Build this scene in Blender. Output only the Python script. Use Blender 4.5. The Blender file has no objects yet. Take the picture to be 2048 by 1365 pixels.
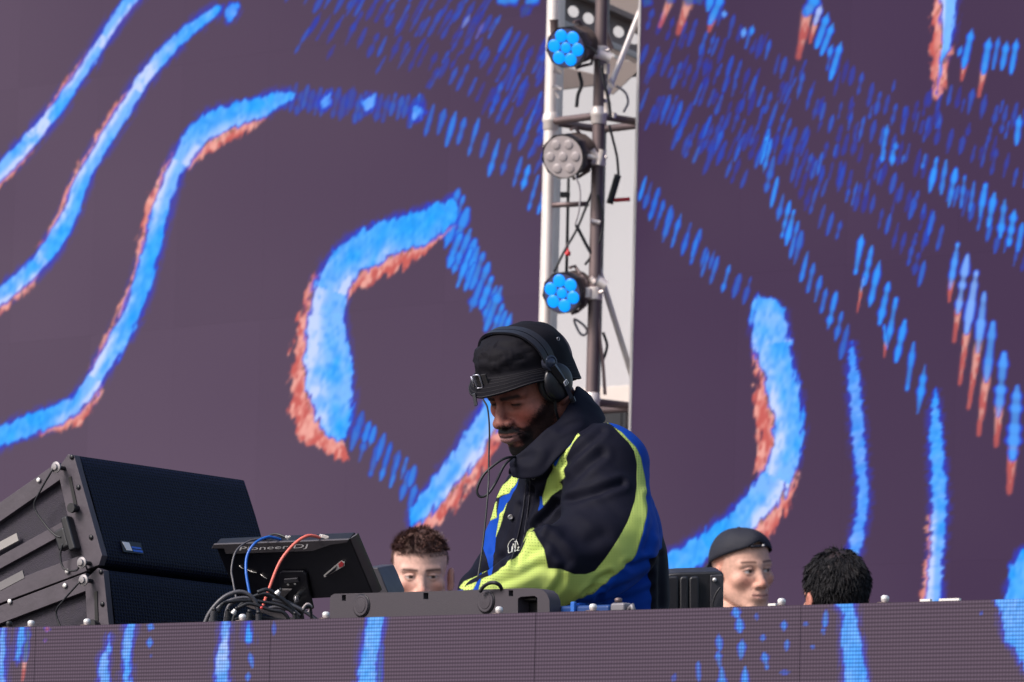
import bpy, bmesh, math, random
import numpy as np
from mathutils import Vector, Matrix, Quaternion

random.seed(7)
rng = np.random.default_rng(11)
SC = bpy.context.scene
COL = SC.collection
R = math.radians

# ------------------------------------------------------------------ camera
PITCH, ROLL = R(6.0), R(1.5)
CAM = Vector((0.0, 0.0, 0.5))
FOC = 2048 * 200.0 / 36.0                       # focal length in photo pixels
c_f = Vector((0, math.cos(PITCH), math.sin(PITCH)))
_u0 = Vector((0, -math.sin(PITCH), math.cos(PITCH)))
_r0 = Vector((1, 0, 0))
c_u = _u0 * math.cos(ROLL) - _r0 * math.sin(ROLL)
c_r = _r0 * math.cos(ROLL) + _u0 * math.sin(ROLL)
cd = bpy.data.cameras.new('camera')
cam = bpy.data.objects.new('camera', cd)
COL.objects.link(cam)
cam.matrix_world = Matrix(((c_r.x, c_u.x, -c_f.x, CAM.x), (c_r.y, c_u.y, -c_f.y, CAM.y),
                           (c_r.z, c_u.z, -c_f.z, CAM.z), (0, 0, 0, 1)))
cd.lens = 200.0
cd.sensor_width = 36.0
cd.clip_start = 0.1
cd.clip_end = 3000.0
cd.dof.use_dof = True
cd.dof.focus_distance = 11.3
cd.dof.aperture_fstop = 16.0
cd.dof.aperture_blades = 9
SC.camera = cam

# ------------------------------------------------------------------ sky, sun, exposure
SUN_EL, SUN_AZ = R(42), R(-120)                 # azimuth measured from +Y towards +X
wd = bpy.data.worlds.new('World')
SC.world = wd
wd.use_nodes = True
nt = wd.node_tree
nt.nodes.clear()
sky = nt.nodes.new('ShaderNodeTexSky')
sky.sky_type = 'NISHITA'
sky.sun_disc = False
sky.sun_elevation = SUN_EL
sky.sun_rotation = SUN_AZ
sky.air_density = 1.0
sky.dust_density = 3.0
bg = nt.nodes.new('ShaderNodeBackground')
bg.inputs['Strength'].default_value = 0.115
wo = nt.nodes.new('ShaderNodeOutputWorld')
nt.links.new(sky.outputs[0], bg.inputs[0])
nt.links.new(bg.outputs[0], wo.inputs[0])

sd = bpy.data.lights.new('sun', 'SUN')
sd.energy = 2.5
sd.angle = R(20)
sd.color = (1.0, 0.93, 0.90)
sun = bpy.data.objects.new('sun', sd)
COL.objects.link(sun)
_sv = Vector((math.sin(SUN_AZ) * math.cos(SUN_EL), math.cos(SUN_AZ) * math.cos(SUN_EL), math.sin(SUN_EL)))
sun.rotation_euler = (-_sv).to_track_quat('-Z', 'Y').to_euler()
sun.location = (-6, 4, 9)

SC.view_settings.view_transform = 'Standard'
SC.view_settings.look = 'None'
SC.view_settings.exposure = 0.55
SC.view_settings.gamma = 1.0
SC.view_settings.use_curve_mapping = False
SC.cycles.use_denoising = True
SC.cycles.max_bounces = 5
SC.cycles.diffuse_bounces = 3
SC.cycles.sample_clamp_indirect = 6.0

# ------------------------------------------------------------------ placing
def at(px, py, d):
    """World point seen at photo pixel (px,py) standing d metres along the view axis."""
    return CAM + c_f * d + c_r * ((px - 1024) / FOC * d) - c_u * ((py - 682.5) / FOC * d)

def hit(px, py, p0, n):
    """World point where the ray of a photo pixel meets a plane."""
    v = (c_f + c_r * ((px - 1024) / FOC) - c_u * ((py - 682.5) / FOC))
    return CAM + v * ((Vector(p0) - CAM).dot(n) / v.dot(n))

def project(P):
    """World points (N,3) to photo pixels, used to lay the moving picture out on the screens."""
    d = P - np.array(CAM)
    z = d @ np.array(c_f)
    return 1024 + FOC * (d @ np.array(c_r)) / z, 682.5 - FOC * (d @ np.array(c_u)) / z

PSI = R(47)
U = Vector((math.cos(PSI), -math.sin(PSI), 0))   # along the stage front, to the right and nearer
B = Vector((math.sin(PSI), math.cos(PSI), 0))    # towards the back of the stage
Z = Vector((0, 0, 1))

# ------------------------------------------------------------------ materials
MATS = {}
def mat(name, color, rough=0.5, metal=0.0, var=0.12, vscale=30.0, bump=0.0, bscale=200.0, spec=0.5, coat=0.0, emit=None, estr=0.0):
    if name in MATS:
        return MATS[name]
    m = bpy.data.materials.new(name)
    m.use_nodes = True
    t = m.node_tree
    p = t.nodes['Principled BSDF']
    p.inputs['Roughness'].default_value = rough
    p.inputs['Metallic'].default_value = metal
    p.inputs['Specular IOR Level'].default_value = spec
    p.inputs['Coat Weight'].default_value = coat
    tc = t.nodes.new('ShaderNodeTexCoord')
    nz = t.nodes.new('ShaderNodeTexNoise')
    nz.inputs['Scale'].default_value = vscale
    nz.inputs['Detail'].default_value = 5
    t.links.new(tc.outputs['Object'], nz.inputs['Vector'])
    mx = t.nodes.new('ShaderNodeMix')
    mx.data_type = 'RGBA'
    c = Vector(color)
    lo = c * (1 - var)
    hi = c * (1 + var)
    mx.inputs[6].default_value = (*lo, 1)
    mx.inputs[7].default_value = (*hi, 1)
    t.links.new(nz.outputs['Fac'], mx.inputs[0])
    t.links.new(mx.outputs[2], p.inputs['Base Color'])
    mr = t.nodes.new('ShaderNodeMapRange')
    mr.inputs['To Min'].default_value = max(0.02, rough - 0.1)
    mr.inputs['To Max'].default_value = min(1, rough + 0.1)
    t.links.new(nz.outputs['Fac'], mr.inputs['Value'])
    t.links.new(mr.outputs[0], p.inputs['Roughness'])
    if bump > 0:
        n2 = t.nodes.new('ShaderNodeTexNoise')
        n2.inputs['Scale'].default_value = bscale
        n2.inputs['Detail'].default_value = 3
        t.links.new(tc.outputs['Object'], n2.inputs['Vector'])
        bp = t.nodes.new('ShaderNodeBump')
        bp.inputs['Strength'].default_value = bump
        bp.inputs['Distance'].default_value = 0.002
        t.links.new(n2.outputs['Fac'], bp.inputs['Height'])
        t.links.new(bp.outputs[0], p.inputs['Normal'])
    if emit:
        p.inputs['Emission Color'].default_value = (*emit, 1)
        p.inputs['Emission Strength'].default_value = estr
    MATS[name] = m
    return m

# ------------------------------------------------------------------ objects
def tag(o, label=None, cat=None, group=None, kind=None):
    if label: o['label'] = label
    if cat: o['category'] = cat
    if group: o['group'] = group
    if kind: o['kind'] = kind
    return o

WM = {}
def thing(name, label, cat, loc, group=None):
    o = bpy.data.objects.new(name, None)
    o.empty_display_size = 0.1
    COL.objects.link(o)
    o.location = loc
    WM[o] = Matrix.Translation(Vector(loc))
    return tag(o, label, cat, group)

def link(o, parent=None):
    COL.objects.link(o)
    WM[o] = Matrix.Identity(4)
    if parent is not None:
        o.parent = parent
        o.matrix_parent_inverse = WM[parent].inverted()
    return o

class MB:
    """Collects faces in world space and links them as one mesh object."""
    def __init__(s):
        s.v = []
        s.f = []
    def add(s, vs, fs):
        n = len(s.v)
        s.v += [tuple(v) for v in vs]
        s.f += [tuple(i + n for i in f) for f in fs]
        return s
    def hexa(s, c):
        return s.add(c, [(0, 3, 2, 1), (4, 5, 6, 7), (0, 1, 5, 4), (1, 2, 6, 5), (2, 3, 7, 6), (3, 0, 4, 7)])
    def box(s, c, sx, sy, sz, ax=(1, 0, 0), ay=(0, 1, 0), az=(0, 0, 1)):
        c = Vector(c); a = Vector(ax) * sx / 2; b = Vector(ay) * sy / 2; d = Vector(az) * sz / 2
        return s.hexa([c - a - b - d, c + a - b - d, c + a + b - d, c - a + b - d,
                       c - a - b + d, c + a - b + d, c + a + b + d, c - a + b + d])
    def prism(s, pts, ext):
        """Polygon pushed along ext."""
        n = len(pts)
        ext = Vector(ext)
        vs = [Vector(p) for p in pts] + [Vector(p) + ext for p in pts]
        fs = [tuple(range(n))[::-1], tuple(range(n, 2 * n))]
        for i in range(n):
            j = (i + 1) % n
            fs.append((i, j, n + j, n + i))
        return s.add(vs, fs)
    def tube(s, pts, r, seg=8, closed=False):
        pts = [Vector(p) for p in pts]
        n = len(pts)
        rs = r if isinstance(r, (list, tuple)) else [r] * n
        tans = []
        for i in range(n):
            a = pts[(i - 1) % n] if (closed or i > 0) else pts[i]
            b = pts[(i + 1) % n] if (closed or i < n - 1) else pts[i]
            tans.append((b - a).normalized())
        t0 = tans[0]
        ref = Vector((0, 0, 1)) if abs(t0.z) < 0.9 else Vector((1, 0, 0))
        nrm = (ref - t0 * ref.dot(t0)).normalized()
        vs = []
        for i in range(n):
            t = tans[i]
            nrm = (nrm - t * nrm.dot(t))
            nrm = nrm.normalized() if nrm.length > 1e-6 else t.orthogonal().normalized()
            bn = t.cross(nrm)
            for k in range(seg):
                a = 2 * math.pi * k / seg
                vs.append(pts[i] + (nrm * math.cos(a) + bn * math.sin(a)) * rs[i])
        fs = []
        for i in range(n if closed else n - 1):
            j = (i + 1) % n
            for k in range(seg):
                l = (k + 1) % seg
                fs.append((i * seg + k, i * seg + l, j * seg + l, j * seg + k))
        if not closed:
            fs.append(tuple(range(seg))[::-1])
            fs.append(tuple((n - 1) * seg + k for k in range(seg)))
        return s.add(vs, fs)
    def lathe(s, c, axis, prof, seg=24):
        """Profile of (distance along axis, radius) pairs spun round axis through c."""
        c = Vector(c); ax = Vector(axis).normalized()
        e = ax.orthogonal().normalized(); g = ax.cross(e)
        vs, fs = [], []
        for (h, r) in prof:
            for k in range(seg):
                a = 2 * math.pi * k / seg
                vs.append(c + ax * h + (e * math.cos(a) + g * math.sin(a)) * max(r, 1e-5))
        for i in range(len(prof) - 1):
            for k in range(seg):
                l = (k + 1) % seg
                fs.append((i * seg + k, i * seg + l, (i + 1) * seg + l, (i + 1) * seg + k))
        fs.append(tuple(range(seg))[::-1])
        fs.append(tuple((len(prof) - 1) * seg + k for k in range(seg)))
        return s.add(vs, fs)
    def build(s, name, m, parent=None, smooth=False, bevel=0.0, segs=2, autosmooth=None):
        me = bpy.data.meshes.new(name)
        me.from_pydata(s.v, [], s.f)
        me.validate()
        bm = bmesh.new(); bm.from_mesh(me)
        bmesh.ops.recalc_face_normals(bm, faces=bm.faces)
        bm.to_mesh(me); bm.free()
        if m: me.materials.append(m)
        if smooth:
            me.polygons.foreach_set('use_smooth', [True] * len(me.polygons))
            if autosmooth: me.set_sharp_from_angle(angle=R(autosmooth))
        o = bpy.data.objects.new(name, me)
        link(o, parent)
        if bevel > 0:
            b = o.modifiers.new('edge', 'BEVEL')
            b.width = bevel; b.segments = segs; b.limit_method = 'ANGLE'; b.angle_limit = R(35)
            if not smooth:
                me.polygons.foreach_set('use_smooth', [True] * len(me.polygons))
                me.set_sharp_from_angle(angle=R(35))
                b.harden_normals = True
        return o

def spline(pts, n=8, closed=False):
    """Catmull-Rom through points of any dimension."""
    P = [np.array(p, float) for p in pts]
    out = []
    m = len(P)
    for i in range(m if closed else m - 1):
        if closed:
            a, b, c, d = P[(i - 1) % m], P[i], P[(i + 1) % m], P[(i + 2) % m]
        else:
            a = P[i - 1] if i > 0 else 2 * P[i] - P[i + 1]
            b, c = P[i], P[i + 1]
            d = P[i + 2] if i < m - 2 else 2 * P[i + 1] - P[i]
        for k in range(n):
            t = k / n
            out.append(0.5 * (2 * b + (c - a) * t + (2 * a - 5 * b + 4 * c - d) * t * t + (3 * b - a - 3 * c + d) * t ** 3))
    if not closed:
        out.append(P[-1])
    return out

def text_mesh(txt, size, shear=0.0):
    """Letters as a flat mesh of (x,y) vertices and faces, in the built-in font."""
    cu = bpy.data.curves.new('letters', 'FONT')
    cu.body = txt; cu.size = size; cu.shear = shear; cu.resolution_u = 3
    o = bpy.data.objects.new('letters', cu)
    COL.objects.link(o)
    me = o.to_mesh()
    vs = [tuple(v.co) for v in me.vertices]
    fs = [tuple(p.vertices) for p in me.polygons]
    o.to_mesh_clear()
    bpy.data.objects.remove(o); bpy.data.curves.remove(cu)
    return vs, fs

def plate_with_holes(outline, holes, org, ax, ay, th):
    """Flat outline with holes cut out (2-D points), laid on org + ax*x + ay*y, thickness th."""
    cu = bpy.data.curves.new('plate', 'CURVE')
    cu.dimensions = '2D'; cu.fill_mode = 'BOTH'; cu.extrude = th / 2
    for lp in [outline] + holes:
        sp = cu.splines.new('POLY')
        sp.points.add(len(lp) - 1)
        for i, p in enumerate(lp):
            sp.points[i].co = (p[0], p[1], 0, 1)
        sp.use_cyclic_u = True
    o = bpy.data.objects.new('plate', cu)
    COL.objects.link(o)
    me = o.to_mesh()
    az = Vector(ax).cross(Vector(ay)).normalized()
    mb = MB()
    mb.add([Vector(org) + Vector(ax) * v.co.x + Vector(ay) * v.co.y + az * v.co.z for v in me.vertices],
           [tuple(p.vertices) for p in me.polygons])
    o.to_mesh_clear()
    bpy.data.objects.remove(o); bpy.data.curves.remove(cu)
    return mb

# smooth 2-D / 3-D value noise for numpy arrays
_tab = rng.random(4096)
def _h(ix, iy, iz=0):
    return _tab[((ix * 73 + iy * 1097 + iz * 3571 + ((ix * 31) ^ (iy * 17) ^ (iz * 7))) & 4095)]
def noise2(x, y):
    ix = np.floor(x).astype(np.int64); iy = np.floor(y).astype(np.int64)
    fx = x - ix; fy = y - iy
    fx = fx * fx * (3 - 2 * fx); fy = fy * fy * (3 - 2 * fy)
    a = _h(ix, iy) * (1 - fx) + _h(ix + 1, iy) * fx
    b = _h(ix, iy + 1) * (1 - fx) + _h(ix + 1, iy + 1) * fx
    return a * (1 - fy) + b * fy
def noise3(P, s):
    q = P * s
    i = np.floor(q).astype(np.int64); f = q - i
    f = f * f * (3 - 2 * f)
    r = 0
    for dx in (0, 1):
        for dy in (0, 1):
            for dz in (0, 1):
                w = (f[:, 0] if dx else 1 - f[:, 0]) * (f[:, 1] if dy else 1 - f[:, 1]) * (f[:, 2] if dz else 1 - f[:, 2])
                r = r + w * _h(i[:, 0] + dx, i[:, 1] + dy, i[:, 2] + dz)
    return r
def sstep(a, b, x):
    t = np.clip((x - a) / (b - a), 0, 1)
    return t * t * (3 - 2 * t)

# ================================================================== ground and stage deck
m_ground = mat('ground_asphalt', (0.06, 0.058, 0.06), 0.9, var=0.3, vscale=4, bump=0.4, bscale=60)
m_deck = mat('stage_deck', (0.05, 0.048, 0.05), 0.75, var=0.25, vscale=6, bump=0.3, bscale=90)
tag(MB().add([(-900, -300, -1.2), (900, -300, -1.2), (900, 1500, -1.2), (-900, 1500, -1.2)], [(0, 1, 2, 3)]).build('ground', m_ground), kind='structure')
_s0 = Vector((0, 9.9, -0.15))
tag(MB().box(_s0 + B * 9 + U * 0, 26, 18, 0.3, U, B, Z).build('stage_floor', m_deck), kind='structure')
tag(MB().box(_s0 + B * 0.06 + Vector((0, 0, -0.6)), 26, 0.04, 0.9, U, B, Z).build('stage_skirt', mat('black_skirt', (0.02, 0.02, 0.022), 0.9, bump=0.2)), kind='structure')

# ================================================================== moving picture on the LED screens
class Canvas:
    """Colours of the picture that the screens show, rasterised once and then stored per LED block."""
    def __init__(s, x0, y0, x1, y1, st):
        s.x0, s.y0, s.st = x0, y0, st
        s.w = int((x1 - x0) / st) + 1; s.h = int((y1 - y0) / st) + 1
        s.c = np.zeros((s.h, s.w, 3), np.float32)
    def win(s, xa, ya, xb, yb):
        i0 = max(0, int((xa - s.x0) / s.st)); i1 = min(s.w, int((xb - s.x0) / s.st) + 2)
        j0 = max(0, int((ya - s.y0) / s.st)); j1 = min(s.h, int((yb - s.y0) / s.st) + 2)
        if i1 <= i0 or j1 <= j0: return None
        X, Y = np.meshgrid(s.x0 + np.arange(i0, i1) * s.st, s.y0 + np.arange(j0, j1) * s.st)
        return (slice(j0, j1), slice(i0, i1)), X.astype(np.float32), Y.astype(np.float32)
    def put(s, sl, col, a):
        s.c[sl] = s.c[sl] * (1 - a[..., None]) + col * a[..., None]
    def sample(s, px, py):
        # beyond the part worked out in detail the pattern goes on, folded back on itself
        def fold(v, a, b):
            t = np.mod(v - a, 2 * (b - a)); return a + np.where(t > b - a, 2 * (b - a) - t, t)
        px = fold(px, *s.fx); py = fold(py, *s.fy)
        x = np.clip((px - s.x0) / s.st, 0, s.w - 1.001); y = np.clip((py - s.y0) / s.st, 0, s.h - 1.001)
        i = x.astype(int); j = y.astype(int); fx = (x - i)[:, None]; fy = (y - j)[:, None]
        c = s.c
        return (c[j, i] * (1 - fx) + c[j, i + 1] * fx) * (1 - fy) + (c[j + 1, i] * (1 - fx) + c[j + 1, i + 1] * fx) * fy

C_BLUE = np.array((0.0, 0.37, 1.08)); C_MID = np.array((0.03, 0.30, 1.0)); C_EDGE = np.array((0.018, 0.042, 0.62))
C_PALE = np.array((0.56, 0.68, 1.05)); C_RED = np.array((0.66, 0.125, 0.105)); C_PINK = np.array((0.92, 0.40, 0.34))
C_GREEN = np.array((0.02, 0.12, 0.08))

def stroke(cv, pts, jag=5.0, fib=70.0, mid=0.0):
    """pts: (x, y, half width west, half width east, red west, red east, pale)"""
    S = np.array(spline(pts, 10))
    T = np.gradient(S[:, :2], axis=0); T /= np.linalg.norm(T, axis=1)[:, None] + 1e-9
    m = S[:, 2:6].max() * 2 + 30
    wn = cv.win(S[:, 0].min() - m, S[:, 1].min() - m, S[:, 0].max() + m, S[:, 1].max() + m)
    if wn is None: return
    sl, X, Y = wn
    sh = X.shape; x = X.ravel(); y = Y.ravel()
    best = np.full(x.size, 1e9, np.float32); idx = np.zeros(x.size, np.int32)
    for k in range(len(S)):
        d = (x - S[k, 0]) ** 2 + (y - S[k, 1]) ** 2
        q = d < best
        best[q] = d[q]; idx[q] = k
    near = best < m * m
    c = S[idx]; t = T[idx]
    dx = x - c[:, 0]; dy = y - c[:, 1]
    s = dx * t[:, 1] - dy * t[:, 0]                       # >0 to the east when travelling down
    along = dx * t[:, 0] + dy * t[:, 1]
    over = np.where(idx == 0, -along, np.where(idx == len(S) - 1, along, 0)).clip(0)
    a = R(fib); ca, sa = math.cos(a), math.sin(a)
    q1 = x * sa + y * ca; q2 = x * ca - y * sa
    n1 = noise2(q1 / 8 + 50, q2 / 26 + 80) - 0.5; n2 = noise2(q1 / 4 + 9, q2 / 9 + 3) - 0.5
    n3 = noise2(q1 / 16 + 5, q2 / 30 + 7); n4 = noise2(q1 / 6 + 15, q2 / 11 + 27)
    se = np.abs(s) + over * 1.3 + jag * (n1 * 2.2 + n2 * 1.2)
    hw = np.where(s > 0, c[:, 3], c[:, 2]); rd = np.where(s > 0, c[:, 5], c[:, 4])
    e = se - hw                                           # <0 inside
    inside = 1 - sstep(-3, 3, e)
    core = 1 - sstep(-5 - jag * 0.4, -0.5, e)
    pale = np.clip(1.45 * c[:, 6] * (0.25 + 1.3 * n3) * (0.45 + 1.0 * n4), 0, 1)
    side = np.where((c[:, 4] > c[:, 5]), sstep(-0.1, 0.9, -s / np.maximum(hw, 1)), sstep(-0.1, 0.9, s / np.maximum(hw, 1)))
    has = np.maximum(c[:, 4], c[:, 5]) > 2
    pale = np.where(has, np.clip(pale * (0.35 + 1.1 * side), 0, 1), pale)
    base = C_BLUE * (1 - mid) + C_MID * mid
    col = base[None] * (0.85 + 0.3 * n4[:, None])
    col = col * (1 - pale[:, None]) + C_PALE[None] * pale[:, None]
    col = C_EDGE[None] * (1 - core[:, None]) + col * core[:, None]
    er = np.abs(s) + over + (jag + 2) * (n1 * 2.2 + n2 * 1.4) - hw - rd * .76
    red = (1 - sstep(-7, 3, er)) * sstep(2, 5, rd)
    rc = C_RED[None] * (1 - sstep(0.45, 0.85, n4 * 0.6 + n3 * 0.5)[:, None]) + C_PINK[None] * sstep(0.45, 0.85, n4 * 0.6 + n3 * 0.5)[:, None]
    near_edge = (1 - sstep(0, 14, e))[:, None] * sstep(3, 8, rd)[:, None] * 0.75
    gy = sstep(0.62, 0.8, n2 + 0.5 + n1 * 0.5)[:, None]
    rc = rc * (1 - near_edge) + (C_PINK * (1 - gy) + np.array((0.12, 0.16, 0.10)) * gy) * near_edge
    halo = (1 - sstep(0, 16, e)) * 0.55 * sstep(0.3, 0.75, n1 + 0.5)
    fade = near.astype(np.float32)
    cv.put(sl, np.broadcast_to(C_EDGE, (*sh, 3)), (halo * fade).reshape(sh))
    cv.put(sl, rc.reshape(*sh, 3), (red * fade * (0.85 + 0.15 * n4)).reshape(sh))
    cv.put(sl, col.reshape(*sh, 3), (inside * fade).reshape(sh))

def dash(cv, x0, y0, x1, y1, w, br=1.0, red=None, pale=0.0, col=None, seed=0):
    """One short slanted streak, w half-wide, swelling and thinning like a string of beads; red = end of its red tail."""
    xe, ye = red if red else (x1, y1)
    wn = cv.win(min(x0, x1, xe) - 2 * w - 6, min(y0, y1, ye) - 2 * w - 8, max(x0, x1, xe) + 2 * w + 6, max(y0, y1, ye) + 2 * w + 8)
    if wn is None: return
    sl, X, Y = wn
    def seg(ax, ay, bx, by):
        L2 = max((bx - ax) ** 2 + (by - ay) ** 2, 1)
        t = np.clip(((X - ax) * (bx - ax) + (Y - ay) * (by - ay)) / L2, 0, 1)
        return np.hypot(X - ax - t * (bx - ax), Y - ay - t * (by - ay)), t
    if red:
        d, t = seg(x1 * 0.8 + x0 * 0.2, y1 * 0.8 + y0 * 0.2, xe, ye)
        n = noise2(X / 5 + seed * 3.1, Y / 12 + seed)
        ww = w * (0.95 - 0.45 * t) * (0.8 + 0.5 * n)
        a = (1 - sstep(0.35, 1.15, d / ww)) * (0.9 - 0.3 * t)
        mixr = sstep(0.2, 0.75, t + (n - 0.5))[..., None]
        cc = C_PINK * (1 - mixr) + C_RED * mixr
        g = ((1 - sstep(0.0, 0.25, t)) * 0.7)[..., None]
        cv.put(sl, cc * (1 - g) + C_GREEN * g, a)
    d, t = seg(x0, y0, x1, y1)
    n = noise2(t * max(2, math.hypot(x1 - x0, y1 - y0) / 13) + seed * 5.3, np.zeros_like(t) + seed)
    ww = w * (0.42 + 0.74 * n) * (0.7 + 0.6 * np.minimum(1, np.minimum(t, 1 - t) * 5))
    r = d / np.maximum(ww, 0.5)
    a = 1 - sstep(0.7, 1.25, r)
    k = (1 - sstep(0.3, 0.95, r))[..., None] * br
    hot = C_BLUE * (1 - pale) + C_PALE * pale if col is None else np.array(col)
    hot = hot * 0.8 + np.array((0.03, 0.02, 0.1))
    cc = C_EDGE * (0.72 + 0.28 * br) * (1 - k) + hot * k
    cv.put(sl, cc, a * (0.50 + 0.50 * br) * (0.45 + 0.65 * n * 1.3).clip(0, 1))

W1 = Canvas(-260, -180, 2320, 1420, 2.0)
W1.fx, W1.fy = (-36, 2076), (-34, 1222)
# the picture's own dusky purple ground, cloudier and darker towards the top right
_X, _Y = np.meshgrid(np.arange(W1.w) * 2.0 - 260, np.arange(W1.h) * 2.0 - 180)
_k = np.clip(sstep(-200, 2100, _X - 0.6 * (_Y - 600)) + 0.22 * (noise2(_X / 240, _Y / 200) - 0.5), 0, 1)[..., None]
W1.c[:] = np.array((0.108, 0.070, 0.114)) * (1 - _k) + np.array((0.056, 0.028, 0.074)) * _k
# dim dash fields
def field(poly, tilt, sp, n, L, w, b0, b1, sd, row=42):
    rr = random.Random(sd)
    px = [p[0] for p in poly]; py = [p[1] for p in poly]
    def inside(x, y):
        c = False
        j = len(poly) - 1
        for i in range(len(poly)):
            if (py[i] > y) != (py[j] > y) and x < (px[j] - px[i]) * (y - py[i]) / (py[j] - py[i]) + px[i]: c = not c
            j = i
        return c
    k = 0; tries = 0
    while k < n and tries < n * 30:
        tries += 1
        x = rr.uniform(min(px), max(px)); y = rr.uniform(min(py), max(py))
        # fall on slanted lines sp apart
        q = x + y * math.tan(tilt); q = round(q / sp) * sp; x = q - y * math.tan(tilt)
        y = round(y / row) * row + rr.uniform(-row * 0.3, row * 0.3) + 0.35 * (q % (3 * sp))
        if not inside(x, y): continue
        l = rr.uniform(0.5, 1.2) * L
        b = b0 + (b1 - b0) * rr.random() ** 2.2
        dash(W1, x + l / 2 * math.tan(tilt), y - l / 2, x - l / 2 * math.tan(tilt), y + l / 2, w * rr.uniform(0.7, 1.15), b, seed=rr.random() * 90)
        k += 1
field([(560, -40), (1100, -60), (1100, 260), (940, 190), (760, 130), (560, 90)], R(30), 27, 45, 44, 3.9, 0.04, 0.35, 3)
field([(1060, 90), (1100, 90), (1100, 330), (1040, 260), (960, 200)], R(20), 24, 18, 44, 5.0, 0.1, 0.6, 4)
field([(1285, 50), (1500, 60), (1660, 170), (1660, 330), (1500, 330), (1285, 250)], R(21), 24, 45, 38, 3.8, 0.04, 0.35, 5)
field([(1285, 190), (1470, 260), (1500, 350), (1420, 330), (1285, 260)], R(21), 26, 24, 50, 5.0, 0.15, 0.6, 6)
field([(1540, 260), (1700, 300), (1860, 420), (1880, 500), (1790, 470), (1640, 440), (1560, 380)], R(13), 20, 25, 38, 4.2, 0.06, 0.5, 8)
field([(1660, 140), (1850, 170), (2060, 230), (2060, 330), (1860, 330), (1660, 240)], R(13), 19, 25, 40, 4.0, 0.05, 0.4, 9)
# chains of dashes running down along the swirl
def chain(pts, tilt, sp, L, w, b0, b1, sd, jit=8):
    S = np.array(spline(pts, 40)); rr = random.Random(sd)
    ds = np.cumsum(np.r_[0, np.hypot(*np.diff(S, axis=0).T)])
    s = 0
    while s < ds[-1]:
        x = np.interp(s, ds, S[:, 0]); y = np.interp(s, ds, S[:, 1]) + rr.uniform(-jit, jit)
        l = L * rr.uniform(0.7, 1.15)
        dash(W1, x + l / 2 * math.tan(tilt), y - l / 2, x - l / 2 * math.tan(tilt), y + l / 2, w * rr.uniform(0.8, 1.15), rr.uniform(b0, b1), seed=rr.random() * 99)
        s += sp * rr.uniform(.75, 1.2)
chain([(830, 228), (900, 250), (960, 290), (1030, 340), (1085, 410)], R(16), 27, 64, 5.4, 0.35, 0.95, 21)
chain([(1285, 370), (1330, 440), (1390, 500), (1450, 560), (1505, 590)], R(16), 26, 58, 5.0, 0.3, 0.85, 22)
chain([(1310, 400), (1370, 480), (1440, 540)], R(16), 25, 48, 4.8, 0.3, 0.85, 23)
chain([(1530, 290), (1545, 370), (1575, 440), (1605, 520), (1640, 590), (1670, 640), (1700, 700)], R(13), 28, 62, 5.6, 0.45, 1.0, 24)
chain([(900, 430), (925, 480), (955, 550), (985, 620), (1005, 680)], R(20), 21, 84, 8.5, 0.75, 1.0, 25)
chain([(890, 440), (920, 520), (960, 600)], R(20), 25, 70, 8, 0.6, 1.0, 26)
chain([(690, 850), (740, 900), (790, 950), (835, 1000)], R(16), 27, 70, 6.5, 0.5, 0.95, 27)
chain([(720, 850), (770, 910), (830, 960)], R(16), 22, 46, 7, 0.3, 0.8, 28)
chain([(575, 195), (650, 205), (740, 212), (840, 222)], R(14), 13, 48, 7, 0.12, 0.4, 29)
for i_, (pts_, tl_, b_) in enumerate((([(620, -10), (760, 20), (900, 70), (1010, 150), (1090, 250)], 28, .38), ([(700, 70), (830, 110), (930, 160), (1020, 240), (1088, 330)], 24, .34), ([(760, -20), (900, 10), (1010, 70), (1090, 150)], 28, .45),
        ([(1288, 110), (1380, 160), (1470, 250), (1530, 330)], 20, .4), ([(1288, 200), (1360, 250), (1440, 310), (1500, 380)], 20, .42), ([(1300, 40), (1420, 90), (1520, 190), (1600, 300), (1650, 380)], 18, .4), ([(1440, 40), (1530, 100), (1620, 200), (1710, 300), (1800, 380), (1880, 470)], 14, .5),
        ([(1400, 130), (1490, 200), (1570, 300), (1620, 400), (1680, 470)], 15, .38), ([(1660, 110), (1720, 170), (1800, 230), (1900, 280), (2060, 360)], 13, .42), ([(1700, 240), (1800, 300), (1880, 360), (1960, 440), (2060, 540)], 13, .5), ([(1860, 190), (1940, 210), (2060, 250)], 12, .4), ([(1640, 330), (1730, 400), (1800, 480), (1850, 560)], 13, .5))):
    chain(pts_, R(tl_), 23, 44, 4.5, .02, b_, 60 + i_, jit=9)
for bx, by in ((650, 203), (740, 207), (836, 224)):
    stroke(W1, [(bx + 8, by - 16, 5, 5, 0, 0, .1), (bx, by, 15, 15, 0, 0, .1), (bx - 8, by + 16, 6, 6, 0, 0, .1)], jag=7, mid=1)
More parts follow.
